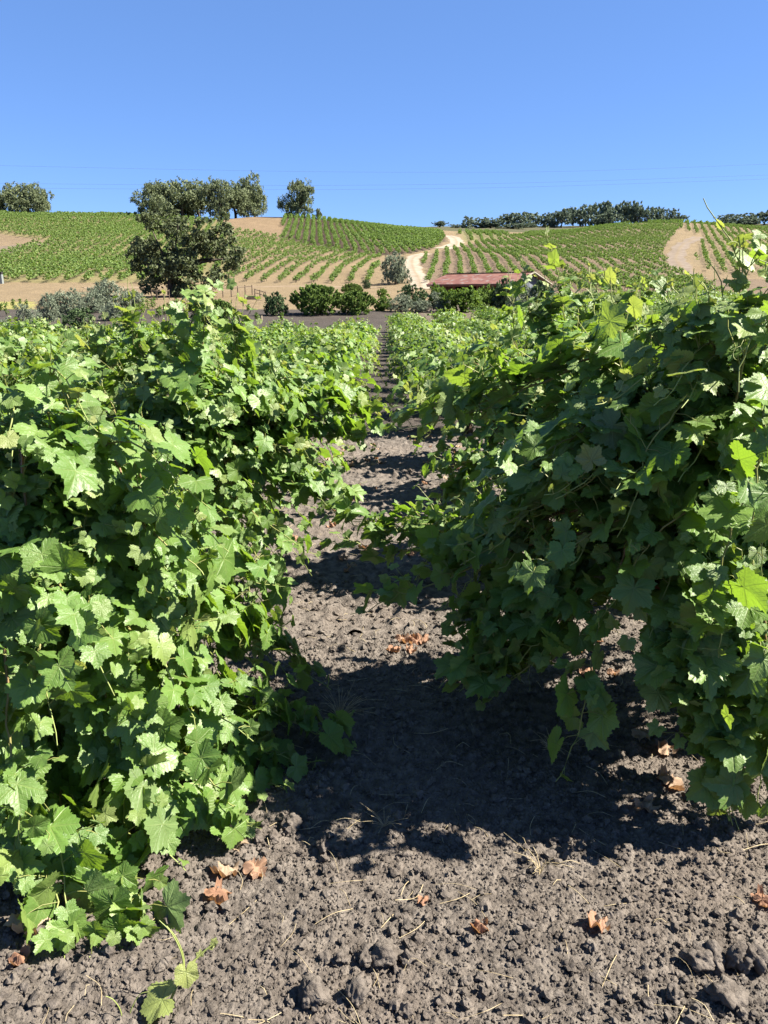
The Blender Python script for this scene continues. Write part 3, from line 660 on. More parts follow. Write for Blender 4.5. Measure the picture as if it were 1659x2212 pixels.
near_vine('tall vine with shoots against the dark field, second in its row at the left edge', -1.08, 4.08, 1.26, 0.80, 60, 12, [
    *bunch([[(330, 820, 4.3), (290, 720, 4.2), (280, 612, 4.2)], [(400, 800, 4.3), (390, 720, 4.2), (395, 640, 4.2)], [(520, 850, 4.4), (510, 730, 4.3), (520, 640, 4.3)], [(300, 850, 4.2), (220, 760, 4.2), (200, 680, 4.2)]], 15, 3, 30), [(450, 1000, 4.0), (560, 1120, 3.6), (690, 1200, 3.45)],
    *bunch([[(500, 950, 4.1), (640, 950, 4.0), (800, 930, 4.0)], [(500, 1000, 4.0), (620, 1050, 3.8), (760, 1085, 3.7)], [(520, 900, 4.2), (650, 880, 4.1), (790, 870, 4.2)]], 11, 5, 40), [(430, 1050, 3.8), (560, 1200, 3.5), (620, 1300, 3.4)], [(420, 850, 4.2), (560, 880, 4.0), (660, 960, 3.9)]] + spread([(250, 720), (520, 720), (740, 900), (760, 1050), (640, 1200), (620, 1350), (450, 1300)], 24, 7, 3.4, 4.3, (-1.08, 4.08)), skip=clear)
near_vine('dark shaded vine with backlit leaves filling the right edge, nearest in its row', 1.22, 2.52, 1.62, 1.0, 72, 21, [
    [(1300, 1150, 2.4), (1000, 1230, 2.6), (745, 1330, 2.75)], *bunch([[(1350, 820, 2.5), (1100, 860, 2.75), (820, 935, 2.9)], [(1300, 1050, 2.5), (1050, 1120, 2.9), (840, 1150, 3.1), (690, 1075, 3.25)], [(1300, 1100, 2.4), (1060, 1180, 2.6), (900, 1240, 2.8)]], 12, 4, 40),
    [(1500, 1000, 2.35), (1590, 680, 2.2), (1585, 530, 2.2), (1540, 432, 2.2)], *bunch([[(1600, 900, 2.25), (1610, 650, 2.15), (1600, 510, 2.15)], [(1500, 850, 2.3), (1520, 680, 2.3), (1500, 600, 2.3)]], 14, 3, 40), [(1640, 1000, 2.3), (1690, 620, 2.1), (1650, 540, 2.05)], [(1590, 900, 2.2), (1560, 640, 2.2), (1520, 570, 2.2)], [(1600, 800, 2.1), (1640, 700, 1.95), (1600, 860, 1.9)],
    [(1400, 900, 2.5), (1380, 700, 2.55), (1385, 605, 2.6)], [(1350, 900, 2.6), (1290, 700, 2.7), (1270, 580, 2.8)],
    [(1200, 1250, 2.6), (1090, 1420, 2.6), (960, 1385, 2.75)], [(1250, 1250, 2.5), (1180, 1400, 2.5), (1020, 1500, 2.6)], [(1600, 1300, 2.1), (1560, 1500, 2.05), (1610, 1790, 1.95)], [(1550, 1250, 2.1), (1480, 1400, 2.1), (1440, 1480, 2.15)],
    [(1640, 1300, 2.0), (1680, 1550, 1.95), (1690, 1700, 1.95)], [(1500, 1100, 2.1), (1380, 1200, 2.1), (1300, 1330, 2.15)], [(1600, 1100, 2.0), (1560, 1250, 1.95), (1540, 1420, 1.95)], [(1450, 1000, 2.2), (1280, 1030, 2.25), (1130, 1120, 2.4)],
    [(1640, 900, 2.0), (1620, 1080, 1.9), (1640, 1250, 1.9)], [(1400, 1050, 2.3), (1250, 1180, 2.3), (1100, 1280, 2.5)], [(1550, 850, 2.2), (1420, 950, 2.1), (1330, 1150, 2.1)], [(1400, 850, 2.4), (1200, 960, 2.5), (1020, 1040, 2.7)]] + spread([(1000, 1000), (960, 1230), (1100, 1400), (1200, 1470), (1300, 1380), (1400, 1430), (1400, 1540), (1500, 1640), (1580, 1790), (1720, 1790), (1720, 750), (1300, 800)], 56, 6, 1.98, 2.6, (1.22, 2.52)) + bunch([[(1220, 1230, 2.5), (1100, 1350, 2.5), (985, 1480, 2.55)], [(1260, 1280, 2.45), (1180, 1400, 2.42), (1050, 1520, 2.5)], [(1220, 1200, 2.6), (1080, 1300, 2.65), (955, 1370, 2.75)], [(1300, 1250, 2.3), (1230, 1350, 2.3), (1160, 1440, 2.35)], [(1600, 1300, 2.1), (1540, 1500, 2.03), (1600, 1740, 1.99)], [(1560, 1250, 2.1), (1470, 1380, 2.08), (1430, 1520, 2.12)], [(1650, 1350, 2.05), (1660, 1550, 2.0), (1640, 1700, 1.98)], [(1560, 1300, 2.1), (1500, 1450, 2.05), (1530, 1600, 2.05)]], 4, 3),
    skip=clear, droop=0.22)
near_vine('tall vine with upright shoots before the barn, second in the row at the right', 1.15, 4.2, 1.52, 1.05, 66, 22, [
    [(1260, 900, 4.2), (1215, 660, 4.0), (1180, 490, 3.95)], [(1140, 900, 4.4), (1110, 700, 4.3), (1095, 570, 4.3)], *bunch([[(1330, 850, 4.3), (1300, 700, 4.2), (1275, 560, 4.2)], [(1200, 850, 4.1), (1170, 690, 4.05), (1150, 590, 4.0)], [(1360, 850, 4.2), (1360, 680, 4.1), (1370, 600, 4.1)]], 13, 5, 38), [(1200, 900, 4.2), (1040, 880, 4.1), (900, 860, 4.2)], [(1150, 1000, 4.0), (1020, 1000, 3.9), (900, 1030, 4.0)], [(1180, 850, 4.3), (1070, 760, 4.3), (960, 800, 4.4)]], skip=clear)
near_vine('bushy sunlit vine, third in the row left of the aisle', -1.05, 5.8, 1.28, 1.05, 56, 13, [[(560, 850, 6.0), (540, 750, 6.0), (560, 690, 6.0)], [(560, 850, 6.0), (680, 880, 5.9), (790, 900, 5.8)]], lod=LOD1, skip=clear)
near_vine('bushy sunlit vine, third in the row right of the aisle', 1.1, 5.95, 1.42, 1.05, 56, 23, [[(1080, 850, 6.1), (1020, 800, 6.0), (900, 830, 5.9)]], lod=LOD1, skip=clear)
near_vine('vine at the left edge, one row beyond the tall second vine', -3.15, 5.0, 1.05, 1.05, 56, 14, [[(150, 850, 4.9), (100, 790, 4.9), (60, 740, 4.9)]], lod=LOD1)

# the other vines of the field: one set of shapes, copied
VAR = [vine_variant(60 + k, 1.12 + 0.05 * (k % 4), 1.08, 46) for k in range(8)]
ORD = ['zeroth', 'first', 'second', 'third', 'fourth', 'fifth', 'sixth', 'seventh', 'eighth', 'ninth', 'tenth', 'eleventh', 'twelfth', 'thirteenth', 'fourteenth', 'fifteenth', 'sixteenth', 'seventeenth', 'eighteenth', 'nineteenth', 'twentieth']
rv = random.Random(17)
for sd in (-1, 1):
    for row in range(0, 13):
        x0 = sd * (1.05 + 2.1 * row) if row else sd * 1.05; k = 0
        while True:
            y = 2.42 + 1.72 * k + 0.1 * (row % 2); k += 1
            if row == 0 and k <= 3: continue
            if sd < 0 and row == 1 and abs(y - 5.0) < 1.2: continue
            x = x0 + rv.uniform(-0.12, 0.12); y += rv.uniform(-0.15, 0.15); s = abs(x) / max(y, 1)
            end = 28.0 if sd < 0 else (41.0 if x / y < 0.2 else 66)
            if sd < 0 and x / y < -0.3: end = 23
            if y > 70: break
            if y > end or y < 2.2 or (s > 0.60 and not (sd > 0 and row in (1, 2) and k <= 4)): continue
            v = VAR[rv.randrange(8)]; sc = rv.uniform(0.9, 1.06) * (1.05 if y < 9 else 0.97)
            side = 'left' if sd < 0 else 'right'
            if row < 3 and k < 12: lab = 'leafy vine %s from the front in the %s row to the %s of the aisle' % (ORD[k], ORD[row + 1], side)
            elif y < 20: lab = 'leafy vine halfway down the %s row to the %s of the aisle' % (ORD[row + 1], side)
            else: lab = 'small far vine near the back end of the %s row to the %s' % (ORD[row + 1], side)
            t = thing('grapevine', lab, 'grapevine', (x, y, hgt(x, y) - 0.02), rv.choice([0, math.pi]) + rv.uniform(-0.35, 0.35), 'grapevines of the front field')
            t.scale = (sc, sc, sc * rv.uniform(0.92, 1.08))
            link_mesh('trunk', v[0], t); link_mesh('stem', v[1], t); link_mesh('foliage', v[2], t)

# pale young shoot at the bottom edge
def young_shoot():
    p0 = at(330, 2250, 1.36); t = thing('vine_shoot', 'pale yellow young vine shoot with tendrils and a cream leaf at the bottom edge', 'shoot', tuple(p0)); o = np.array(p0); rs = np.random.RandomState(2)
    g = Geo(); A = smooth_path([at(325, 2260, 1.36) - o, at(360, 2180, 1.38) - o, at(395, 2105, 1.40) - o, at(430, 2065, 1.42) - o, at(462, 2038, 1.43) - o], 0.008)[0]
    u = np.linspace(0, 1, len(A)); tube(g, A, 0.0042 - 0.0022 * u, 7, np.stack([0.75 + 0.25 * u, u * 0, u * 0, u * 0 + 1], 1)); g.build('stem', M_CANE, t)
    for pts in ([(398, 2108, 1.40), (392, 2060, 1.40), (370, 2015, 1.41), (344, 1988, 1.42)], [(398, 2108, 1.40), (396, 2065, 1.41), (380, 2025, 1.41), (360, 2000, 1.42)], [(262, 2250, 1.36), (262, 2190, 1.36), (245, 2160, 1.36), (228, 2152, 1.36)], [(262, 2250, 1.36), (280, 2190, 1.37), (300, 2150, 1.38), (322, 2142, 1.38)]):
        g = Geo(); P = smooth_path([at(*q) - o for q in pts], 0.008)[0]; tube(g, P, np.linspace(0.0022, 0.0009, len(P)), 5, np.array([1, 0.5, 0, 1])); g.build('tendril', M_CANE, t)
    for (px, py, Y), s, tp, nn, yo in (((402, 2100, 1.39), 0.036, (0.15, -0.5, -0.9), (0.3, -0.85, 0.5), 1.0), ((350, 2160, 1.37), 0.055, (-0.9, -0.1, -0.35), (-0.25, -0.25, 0.9), 0.8), ((432, 2062, 1.42), 0.012, (0.2, -.3, .9), (0.3, -1, 0.2), 1), ((462, 2036, 1.43), 0.012, (0.4, 0, 0.9), (0, -1, 0.3), 1), ((455, 2046, 1.43), 0.009, (0.9, 0, 0.1), (0, -1, 0.5), 1)):
        g = Geo(); put_leaves(g, LOD0, [at(px, py, Y) - o], [tp], [nn], [s], [(yo, 0.8, 0, 1)], rs); l = g.build('leaf', M_LEAF, t)
young_shoot()

# ----------------------------------------------------------------- trees and shrubs
def clump_crown(g, lobes, n, size, rs, jit=0.16, shell=0.55, up=0.25, hang=0.0, slim=0.6):
    """leaf-sized faces gathered in clumps through the volume of each lobe"""
    vol = np.array([r[0] * r[1] * r[2] for _, r in lobes]) ** 0.75; vol /= vol.sum()
    for (c, r), w in zip(lobes, vol):
        m = max(20, int(n * w)); nc = max(5, m // 26); d = norm(rs.normal(0, 1, (nc, 3))); rad = (shell + (1 - shell) * rs.rand(nc)) ** 0.6
        cc = np.array(c) + d * rad[:, None] * np.array(r); cc[:, 2] = np.where(d[:, 2] < -0.5, cc[:, 2] + 0.15 * r[2], cc[:, 2])
        ct = np.clip(rs.normal(0.5, 0.28, nc), 0, 1); k = rs.randint(0, nc, m); mr = min(r)
        p = cc[k] + rs.normal(0, 1, (m, 3)) * np.array([1, 1, 0.75]) * mr * jit
        if hang: p[:, 2] -= hang * rs.rand(m) ** 3 * mr
        nn = norm(rs.normal(0, 1, (m, 3)) + d[k] * 0.7 + UP * up); a = norm(np.cross(nn, rs.normal(0, 1, (m, 3)))); b = np.cross(nn, a); s = size * rs.uniform(0.6, 1.35, m)[:, None]
        v = np.stack([p - a * s * .5, p - b * s * slim * .5 + a * s * .05, p + a * s * .5, p + b * s * slim * .5 + nn * s * .12], 1)
        t = np.clip(ct[k] + rs.normal(0, 0.18, m), 0, 1); col = np.repeat(np.stack([t, rs.rand(m), t * 0, t * 0 + 1], 1), 4, 0)
        g.add(v.reshape(-1, 3), None, np.arange(m * 4).reshape(-1, 4), None, col)
def limbs(g, base, fork, lobes, r0, rs, n=None):
    tube(g, smooth_path([base - UP * 0.4, base * 0.5 + fork * 0.5 + rs.normal(0, r0 * .4, 3) * [1, 1, 0], fork], r0)[0], np.linspace(r0 * 1.25, r0 * 0.8, len(smooth_path([base - UP * .4, base * .5 + fork * .5, fork], r0)[0])) if False else r0, 10)
def taper(g, P, r0, r1, step, n=7):
    q, _ = smooth_path(P, step); tube(g, q, np.linspace(r0, r1, len(q)), n)

def oak_variant(seed, kind, n=5200, size=0.42, mat=None):
    """crown in a box of half-width 1, height 1 (unit tree); trunk base at 0"""
    rs = np.random.RandomState(seed); g = Geo(); gt = Geo(); lobes = []
    m = {'tall': 15, 'round': 13, 'bush': 8}[kind]
    for k in range(m):
        a = rs.uniform(0, 6.28); z = rs.uniform(0.20 if kind == 'tall' else 0.06, 0.84); w = 0.75 * math.sqrt(max(0.05, 1 - ((z - 0.52) / 0.5) ** 2)) if kind != 'tall' else 0.68 * (1.05 - 0.25 * abs(z - 0.55))
        q = w * math.sqrt(rs.rand()) if k > 3 else w; r = rs.uniform(0.24, 0.42)
        lobes.append(((math.cos(a) * q * 0.8, math.sin(a) * q * 0.8, z), (r, r, r * rs.uniform(0.42, 0.56))))
    lobes.append(((0.05, 0, 0.84), (0.3, 0.3, 0.15))); lobes.append(((0, 0, 0.55), (0.45, 0.45, 0.26)))
    clump_crown(g, lobes, n, size, rs, jit=0.2, hang=0.5 if kind == 'tall' else 0.15)
    b = np.zeros(3); f = np.array([rs.normal(0, 0.04), rs.normal(0, .04), 0.30])
    taper(gt, [b - UP * 0.06, b + UP * 0.12, f], 0.055, 0.04, 0.05)
    for c, r in lobes[::2]: taper(gt, [f, (f + np.array(c)) * 0.5 - UP * 0.03, np.array(c)], 0.028, 0.008, 0.08, 5)
    return gt.mesh('trunk', M_OAKBARK), g.mesh('crown', mat or M_OAK)
def place_tree(v, label, px, ytop, width, Y, group=None, name='oak_tree', ybase=None, cat='tree'):
    if ybase is not None: b = ground_at(px, ybase); Y = b[1]
    x = float(side_of(px, ytop)) * Y; z = hgt(x, Y); top = CAM_H + Y * float(tan_of(ytop)); hh = max(top - z, 1.0) / 0.99
    dep = Y * cp; hw = width / 2 * dep / F_ / 0.95
    t = thing(name, label, cat, (x, Y, z), 0, group); t.scale = (hw, hw, hh); t.rotation_euler = (0, 0, (px * 1.7) % 6.28)
    link_mesh('trunk', v[0], t); link_mesh('crown', v[1], t); return t
OAKS = [oak_variant(k, 'tall', 9500, 0.055) for k in (1, 2, 3)]; ROUND = [oak_variant(10 + k, 'round', 4200, 0.09) for k in range(3)]
RIDGE = [oak_variant(20 + k, 'round', 3600, 0.095, M_RIDGE) for k in range(5)]
cg = 'tall oaks on the hill crest'
for k, (px, yt, w, Y, lab) in enumerate([
    (332, 396, 78, 262, 'tall grey-green oak on the crest, left end of the clump behind the big front oak'), (388, 386, 110, 266, 'tallest broad oak of the crest clump, right above the big front oak'), (425, 392, 70, 270, 'paler oak of the crest clump, right of the tallest one'),
    (470, 388, 75, 262, 'oak with drooping twigs on the crest beside the tan bare slope'), (505, 392, 80, 266, 'oak standing close left of the slim tall oak on the crest'), (546, 377, 62, 270, 'slim tall oak at the right end of the crest clump'),
    (641, 390, 70, 262, 'lone dark oak standing apart on the bare knoll'), (28, 394, 80, 268, 'broad oak at the left edge on the skyline'), (76, 399, 58, 266, 'smaller leaning oak on the skyline, right of the broad left-edge oak'), (-30, 396, 90, 270, 'oak cut by the left edge of the photo on the skyline')]):
    place_tree(OAKS[k % 3], lab, px, yt - 4, w * 1.35, Y, cg)
place_tree(ROUND[0], 'small round tree on the bare knoll, right of the lone dark oak', 688, 449, 22, 262)
place_tree(ROUND[1], 'low dark bush at the foot of the lone knoll oak', 657, 456, 16, 261)
rr = random.Random(4)
ridge = [(950, 481, 36), (985, 486, 30), (1012, 476, 34), (1040, 471, 48), (1072, 474, 40), (1098, 470, 44), (1128, 465, 44), (1152, 464, 46), (1180, 467, 40), (1215, 457, 38), (1240, 452, 46), (1268, 448, 44), (1290, 444, 46), (1318, 441, 50), (1345, 440, 38), (1381, 437, 34), (1405, 447, 40), (1428, 450, 38), (1450, 458, 36), (1472, 464, 26), (1060, 486, 50), (1110, 488, 52), (1145, 486, 50), (1200, 472, 40), (1325, 458, 50), (1366, 452, 36), (1570, 470, 36), (1600, 464, 46), (1632, 467, 44), (1655, 462, 44), (1690, 464, 50), (1620, 478, 40)]
RL = ['with a ragged top', 'with a smooth round crown', 'darker than its neighbours', 'with a flattened crown', 'with a narrow pointed top']
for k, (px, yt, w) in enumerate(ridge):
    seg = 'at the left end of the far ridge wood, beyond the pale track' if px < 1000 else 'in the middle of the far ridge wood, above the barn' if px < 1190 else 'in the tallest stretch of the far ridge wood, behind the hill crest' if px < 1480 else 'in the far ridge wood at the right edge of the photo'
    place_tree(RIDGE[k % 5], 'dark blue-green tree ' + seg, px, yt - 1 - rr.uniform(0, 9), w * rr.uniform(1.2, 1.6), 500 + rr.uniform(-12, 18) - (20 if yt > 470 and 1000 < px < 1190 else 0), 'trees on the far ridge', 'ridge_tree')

# the big valley oak in front of the hill
def front_oak():
    b = ground_at(371, 641); Y = b[1]; t = thing('oak_tree', 'big dark spreading oak with a visible trunk at the foot of the left hill', 'tree', tuple(b)); rs = np.random.RandomState(77); k = Y * cp / F_
    L = [(345, 478, 34), (390, 500, 40), (440, 492, 34), (310, 520, 34), (350, 540, 46), (405, 545, 50), (455, 540, 40), (485, 556, 40), (520, 548, 24), (305, 575, 30), (350, 592, 40), (400, 605, 44), (330, 615, 26), (470, 585, 26), (455, 612, 20), (425, 575, 30), (478, 500, 26), (300, 548, 28), (360, 455, 24), (318, 470, 22), (500, 520, 20), (385, 628, 22), (480, 470, 18)]
    lobes = []
    for px, py, r in L:
        for _ in range(4):
            q = r * rs.uniform(0.42, 0.68); a = rs.uniform(0, 6.28); p = at(px + math.cos(a) * (r - q) * 1.1, py + math.sin(a) * (r - q) * 0.9, Y + rs.uniform(-2.8, 2.8)) - b; lobes.append((p, np.array([q, q, q * 0.7]) * k))
    g = Geo(); clump_crown(g, lobes, 17000, 0.32, rs, jit=0.26, shell=0.5, hang=0.8); g.build('crown', M_FOAK, t)
    gt = Geo(); f = np.array([0.15, 0, 2.2]); taper(gt, [np.array([0, 0, -0.5]), np.array([0.03, 0, 1.0]), f], 0.48, 0.34, 0.3, 10); gt.build('trunk', M_OAKBARK, t)
    for (px, py) in ((330, 500), (385, 480), (470, 500), (515, 555), (310, 570), (485, 560), (455, 600), (350, 600), (420, 540)):
        e = at(px, py, Y + rs.uniform(-1.5, 1.5)) - b; gl = Geo(); mid = (f + e) * 0.5 + np.array([0, 0, 0.25]) + rs.normal(0, 0.25, 3); taper(gl, [f - UP * 0.2, f * 0.6 + mid * 0.4, mid, e], 0.21, 0.05, 0.3, 7); gl.build('limb', M_OAKBARK, t)
front_oak()

def shrub_variant(seed, mat, n, size, kind):
    rs = np.random.RandomState(seed); g = Geo(); gt = Geo(); lobes = []
    for k in range(11):
        a = rs.uniform(0, 6.28); z = rs.uniform(0.10, 0.75); q = 0.55 * math.sqrt(rs.rand()) * (1.1 - 0.5 * abs(z - .45)); r = rs.uniform(0.26, 0.42)
        lobes.append(((math.cos(a) * q, math.sin(a) * q, z), (r, r, r * 0.55)))
    lobes.append(((0, 0, 0.4), (0.7, 0.7, 0.36)))
    for k in range(5): lobes.append(((math.cos(k * 1.26) * .48, math.sin(k * 1.26) * .48, rs.uniform(0.08, 0.2)), (0.34, 0.34, 0.16)))
    clump_crown(g, lobes, n, size, rs, jit=0.18, up=0.3, slim=0.4 if kind == 'olive' else 0.6)
    if kind == 'spiky':     # upright twigs at the outside
        for _ in range(170):
            d = norm(rs.normal(0, 1, 3) + UP * 0.5); d[2] = abs(d[2]); p = np.array([d[0] * .8, d[1] * .8, 0.35 + d[2] * .5]); e = p + np.array([d[0] * .16, d[1] * .16, 0.10 + rs.rand() * .1])
            for f in np.linspace(0.1, 1, 5): clump_crown(g, [(p + (e - p) * f, (0.03, 0.03, 0.02))], 6, size * .8, rs, 0.5)
    for k in range(3):
        c = np.array(lobes[k][0]); taper(gt, [np.array([0, 0, -0.05]), np.array([c[0] * .2, c[1] * .2, 0.18]), c], 0.05, 0.015, 0.08, 6)
    return gt.mesh('trunk', M_OAKBARK), g.mesh('crown', mat)
OLIVE = [shrub_variant(30 + k, M_OLIVE, 6500, 0.075, 'olive') for k in range(3)]; BUSH = [shrub_variant(40 + k, M_BUSH, 5600, 0.08, 'spiky') for k in range(2)]
DBUSH = [shrub_variant(50 + k, M_DARK, 4200, 0.09, 'bush') for k in range(2)]; LBUSH = [shrub_variant(55 + k, M_BRIGHT, 4200, 0.095, 'bush') for k in range(2)]
og = 'grey-green olive bushes beside the tilled soil'; sg = 'shrubs between the vine field and the dry grass'
shr = [(OLIVE, 8, 725, 48, 680, 'grey-green olive bush cut by the left edge, nearest to the vines', og, 'olive_bush'), (OLIVE, 57, 706, 64, 652, 'small olive bush beside the left-edge olive', og, 'olive_bush'), (OLIVE, 97, 694, 62, 628, 'olive bush, third from the left edge', og, 'olive_bush'),
       (OLIVE, 140, 684, 84, 612, 'tall dense olive bush in the middle of the left olive clump', og, 'olive_bush'), (OLIVE, 188, 676, 74, 614, 'olive bush between the tall dense one and the tallest one', og, 'olive_bush'), (OLIVE, 232, 670, 92, 596, 'tallest olive bush of the left clump, towards the big oak', og, 'olive_bush'),
       (OLIVE, 282, 668, 66, 616, 'olive bush at the right end of the clump, near the oak trunk', og, 'olive_bush'), (OLIVE, 242, 692, 70, 650, 'low olive bush in front of the tallest olive', og, 'olive_bush'), (DBUSH, 165, 708, 84, 664, 'dark green glossy bush in front of the left olive clump', sg, 'shrub'),
       (BUSH, 434, 690, 52, 645, 'darker of the two round bushes under the wooden hut', sg, 'shrub'), (BUSH, 466, 700, 66, 648, 'lighter round bush in front of the darker one under the wooden hut', sg, 'shrub'), (BUSH, 683, 680, 94, 617, 'largest spiky round green bush in the middle of the dark soil edge', sg, 'shrub'),
       (BUSH, 766, 679, 76, 630, 'round green bush right of the largest spiky bush', sg, 'shrub'), (BUSH, 760, 642, 40, 613, 'small round bush behind the gap between the two big round bushes', sg, 'shrub'), (LBUSH, 824, 642, 22, 618, 'tiny green bush on the dry grass below the tall olive', sg, 'shrub'),
       (LBUSH, 827, 672, 46, 634, 'light green leafy bush at the end of the aisle', sg, 'shrub'), (DBUSH, 895, 664, 64, 613, 'dark green bush just left of the barn, behind the others', sg, 'shrub'), (OLIVE, 866, 674, 60, 630, 'grey-green bush between the aisle end and the barn', sg, 'shrub'),
       (OLIVE, 911, 675, 50, 640, 'low grey-green bush below the left corner of the barn', sg, 'shrub'), (LBUSH, 948, 664, 46, 609, 'slim bush growing against the left corner of the barn', sg, 'shrub'), (LBUSH, 1000, 674, 104, 609, 'wide bright green bush in front of the barn openings', sg, 'shrub'),
       (LBUSH, 1046, 668, 60, 612, 'bright green bush on the right of the wide one, before the barn', sg, 'shrub'), (OLIVE, 961, 674, 56, 626, 'grey low bush in front of the barn, left of the wide bright bush', sg, 'shrub'), (DBUSH, 1093, 668, 56, 590, 'dark conical evergreen hiding the front corner of the barn', sg, 'shrub'),
       (OLIVE, 1076, 668, 46, 624, 'grey bush at the foot of the dark conical evergreen', sg, 'shrub'), (DBUSH, 1172, 670, 66, 596, 'dark bush beside the gable end of the barn', sg, 'shrub'), (OLIVE, 1132, 671, 70, 612, 'grey-green bush below the barn gable', sg, 'shrub'),
       (OLIVE, 854, 614, 70, 531, 'tall grey-green olive tree beside the pale dirt track', None, 'olive_tree'), (DBUSH, 792, 624, 20, 604, 'small dark shrub on the dry grass left of the tall olive tree', sg, 'shrub'), (DBUSH, 594, 682, 54, 622, 'young tree with an open dark crown on the tilled soil', None, 'young_tree')]
for k, (V, px, yb, w, yt, lab, grp, nm) in enumerate(shr):
    place_tree(V[k % len(V)], lab, px, yt, w * (1.08 if px < 300 else 1.2), None, grp, nm, yb, 'tree' if 'tree' in nm else 'bush')

# ----------------------------------------------------------------- vines on the hills
def hill_variant(seed, tall, n=34, size=0.30):
    rs = np.random.RandomState(seed); g = Geo(); gt = Geo()
    clump_crown(g, [((0, 0, tall * .66), (0.46, 0.46, tall * .30)), ((0.15, 0, tall * .85), (0.25, 0.25, tall * .2)), ((-.2, .1, tall * .5), (.3, .3, tall * .2))], n, size, rs, 0.3, 0.4)
    taper(gt, [np.array([0, 0, -0.15]), np.array([0.02, 0, tall * .5]), np.array([0, 0, tall * .8])], 0.045, 0.03, 0.3, 5); return gt, g
HV = [hill_variant(200 + k, 1.35) for k in range(6)]
HVM = [(a.mesh('trunk', M_OAKBARK), b.mesh('foliage', M_HVINE)) for a, b in HV]
spots = []
def block(tagname, poly, base, shift, spacing, step, size, cuts=(), yr=(70, 345), reach=70, jit=0.12, miss=0.03):
    B = np.array([ground_at(*p)[:2] for p in base]); B3, _ = smooth_path(np.c_[B, B[:, 0] * 0], step)
    B = B3[:, :2]; d0 = norm(B[1] - B[0]); d1 = norm(B[-1] - B[-2])
    ext = np.arange(1, 160)[:, None] * step; B = np.vstack([(B[0] - ext * d0)[::-1], B, B[-1] + ext * d1])
    sv = ground_at(*shift[1])[:2] - ground_at(*shift[0])[:2]; sv = sv / np.linalg.norm(sv)
    r_ = np.random.RandomState(len(poly) * 7 + int(base[0][0]))
    for k in range(-reach, reach + 1):
        Q = B + sv * spacing * k + r_.normal(0, jit, B.shape); Q = Q[r_.rand(len(Q)) > miss]; Q = Q[(Q[:, 1] > yr[0]) & (Q[:, 1] < yr[1])]
        if not len(Q): continue
        P = np.c_[Q, height(Q[:, 0], Q[:, 1])]; px, py = project(P)
        m = inpoly(px, py - 2, poly)
        for c in cuts: m &= ~inpoly(px, py, c)
        for p, a, b in zip(P[m], px[m], py[m]): spots.append((p, size * r_.uniform(0.8, 1.2), a, b, tagname))
block('left', POLY_A, [(60, 612), (160, 575), (270, 520)], [(0, 612), (280, 612)], 2.4, 1.05, 0.95, [POLY_A_CUT])
block('middle', POLY_B, [(636, 613), (669, 585), (705, 565), (732, 552)], [(545, 610), (800, 613)], 2.6, 0.95, 0.74)
block('knoll', POLY_C, [(768, 546), (735, 478)], [(690, 533), (830, 551)], 2.55, 1.0, 0.98, jit=0.08)
block('right', POLY_D, [(1089, 600), (1063, 560), (1033, 534)], [(1000, 600), (1180, 606)], 2.15, 1.0, 0.74, [POLY_D_CUT], yr=(62, 345), jit=0.09)
block('beyond', POLY_E, [(1560, 586), (1540, 540), (1525, 510)], [(1540, 570), (1640, 570)], 3.0, 1.4, 0.75, yr=(80, 345))
block('saddle', POLY_F, [(1040, 519), (1020, 500)], [(1000, 512), (1080, 514)], 3.2, 1.6, 1.0, yr=(200, 400))
spots.sort(key=lambda s: (s[0][1] - 40 * (s[4] in ('right', 'middle'))))
def near_oak(a, b): return 285 < a < 540 and b > 455 and (a - 400) ** 2 / 120 ** 2 + (b - 560) ** 2 / 80 ** 2 < 1
def hidden(a, b): return (925 < a < 1190 and b > 606) or near_oak(a, b) or b > 628
ind = [s for s in spots if s[2] > -5 and s[2] < 1665 and not hidden(s[2], s[3])][:295]
idset = set(id(s) for s in ind)
HL = {'left': 'small green vine in the lower rows of the left hill, above the dry grass', 'middle': 'small vine on the tan stripes of the middle slope, beside the tall olive tree', 'knoll': 'vine in the dense rows on the dark knoll', 'right': 'green vine low on the right hill, in the diagonal rows behind the barn', 'beyond': 'sparse vine beyond the curving track at right', 'saddle': 'vine on the far saddle'}
rh = random.Random(3)
for p, s, a, b, tn in ind:
    v = HVM[rh.randrange(6)]; t = thing('hillside_vine', HL[tn], 'vine', (p[0], p[1], p[2]), rh.uniform(0, 6.28), 'vines on the ' + tn + ' slope'); t.scale = (s, s, s)
    link_mesh('trunk', v[0], t); link_mesh('foliage', v[1], t)
def hill_rest():
    g = Geo(); rs = np.random.RandomState(31); parts = []
    for a, b in HV:
        parts.append((np.concatenate(b.v), np.arange(sum(len(x) for x in b.v)).reshape(-1, 4), np.concatenate(b.c)))
    for s in spots:
        if id(s) in idset: continue
        v, q, c = parts[rs.randint(6)]; a = rs.uniform(0, 6.28); M = np.array([[math.cos(a), -math.sin(a), 0], [math.sin(a), math.cos(a), 0], [0, 0, 1]])
        far = s[0][1] > 140; 
        g.add(v @ M.T * s[1] + s[0], None, q, None, c)
    o = g.build('hillside_vines', M_HVINE); o['kind'] = 'stuff'; o['label'] = 'distant rows of vines covering the hills'
    print('hill vines', len(spots), 'individual', len(ind))
hill_rest()

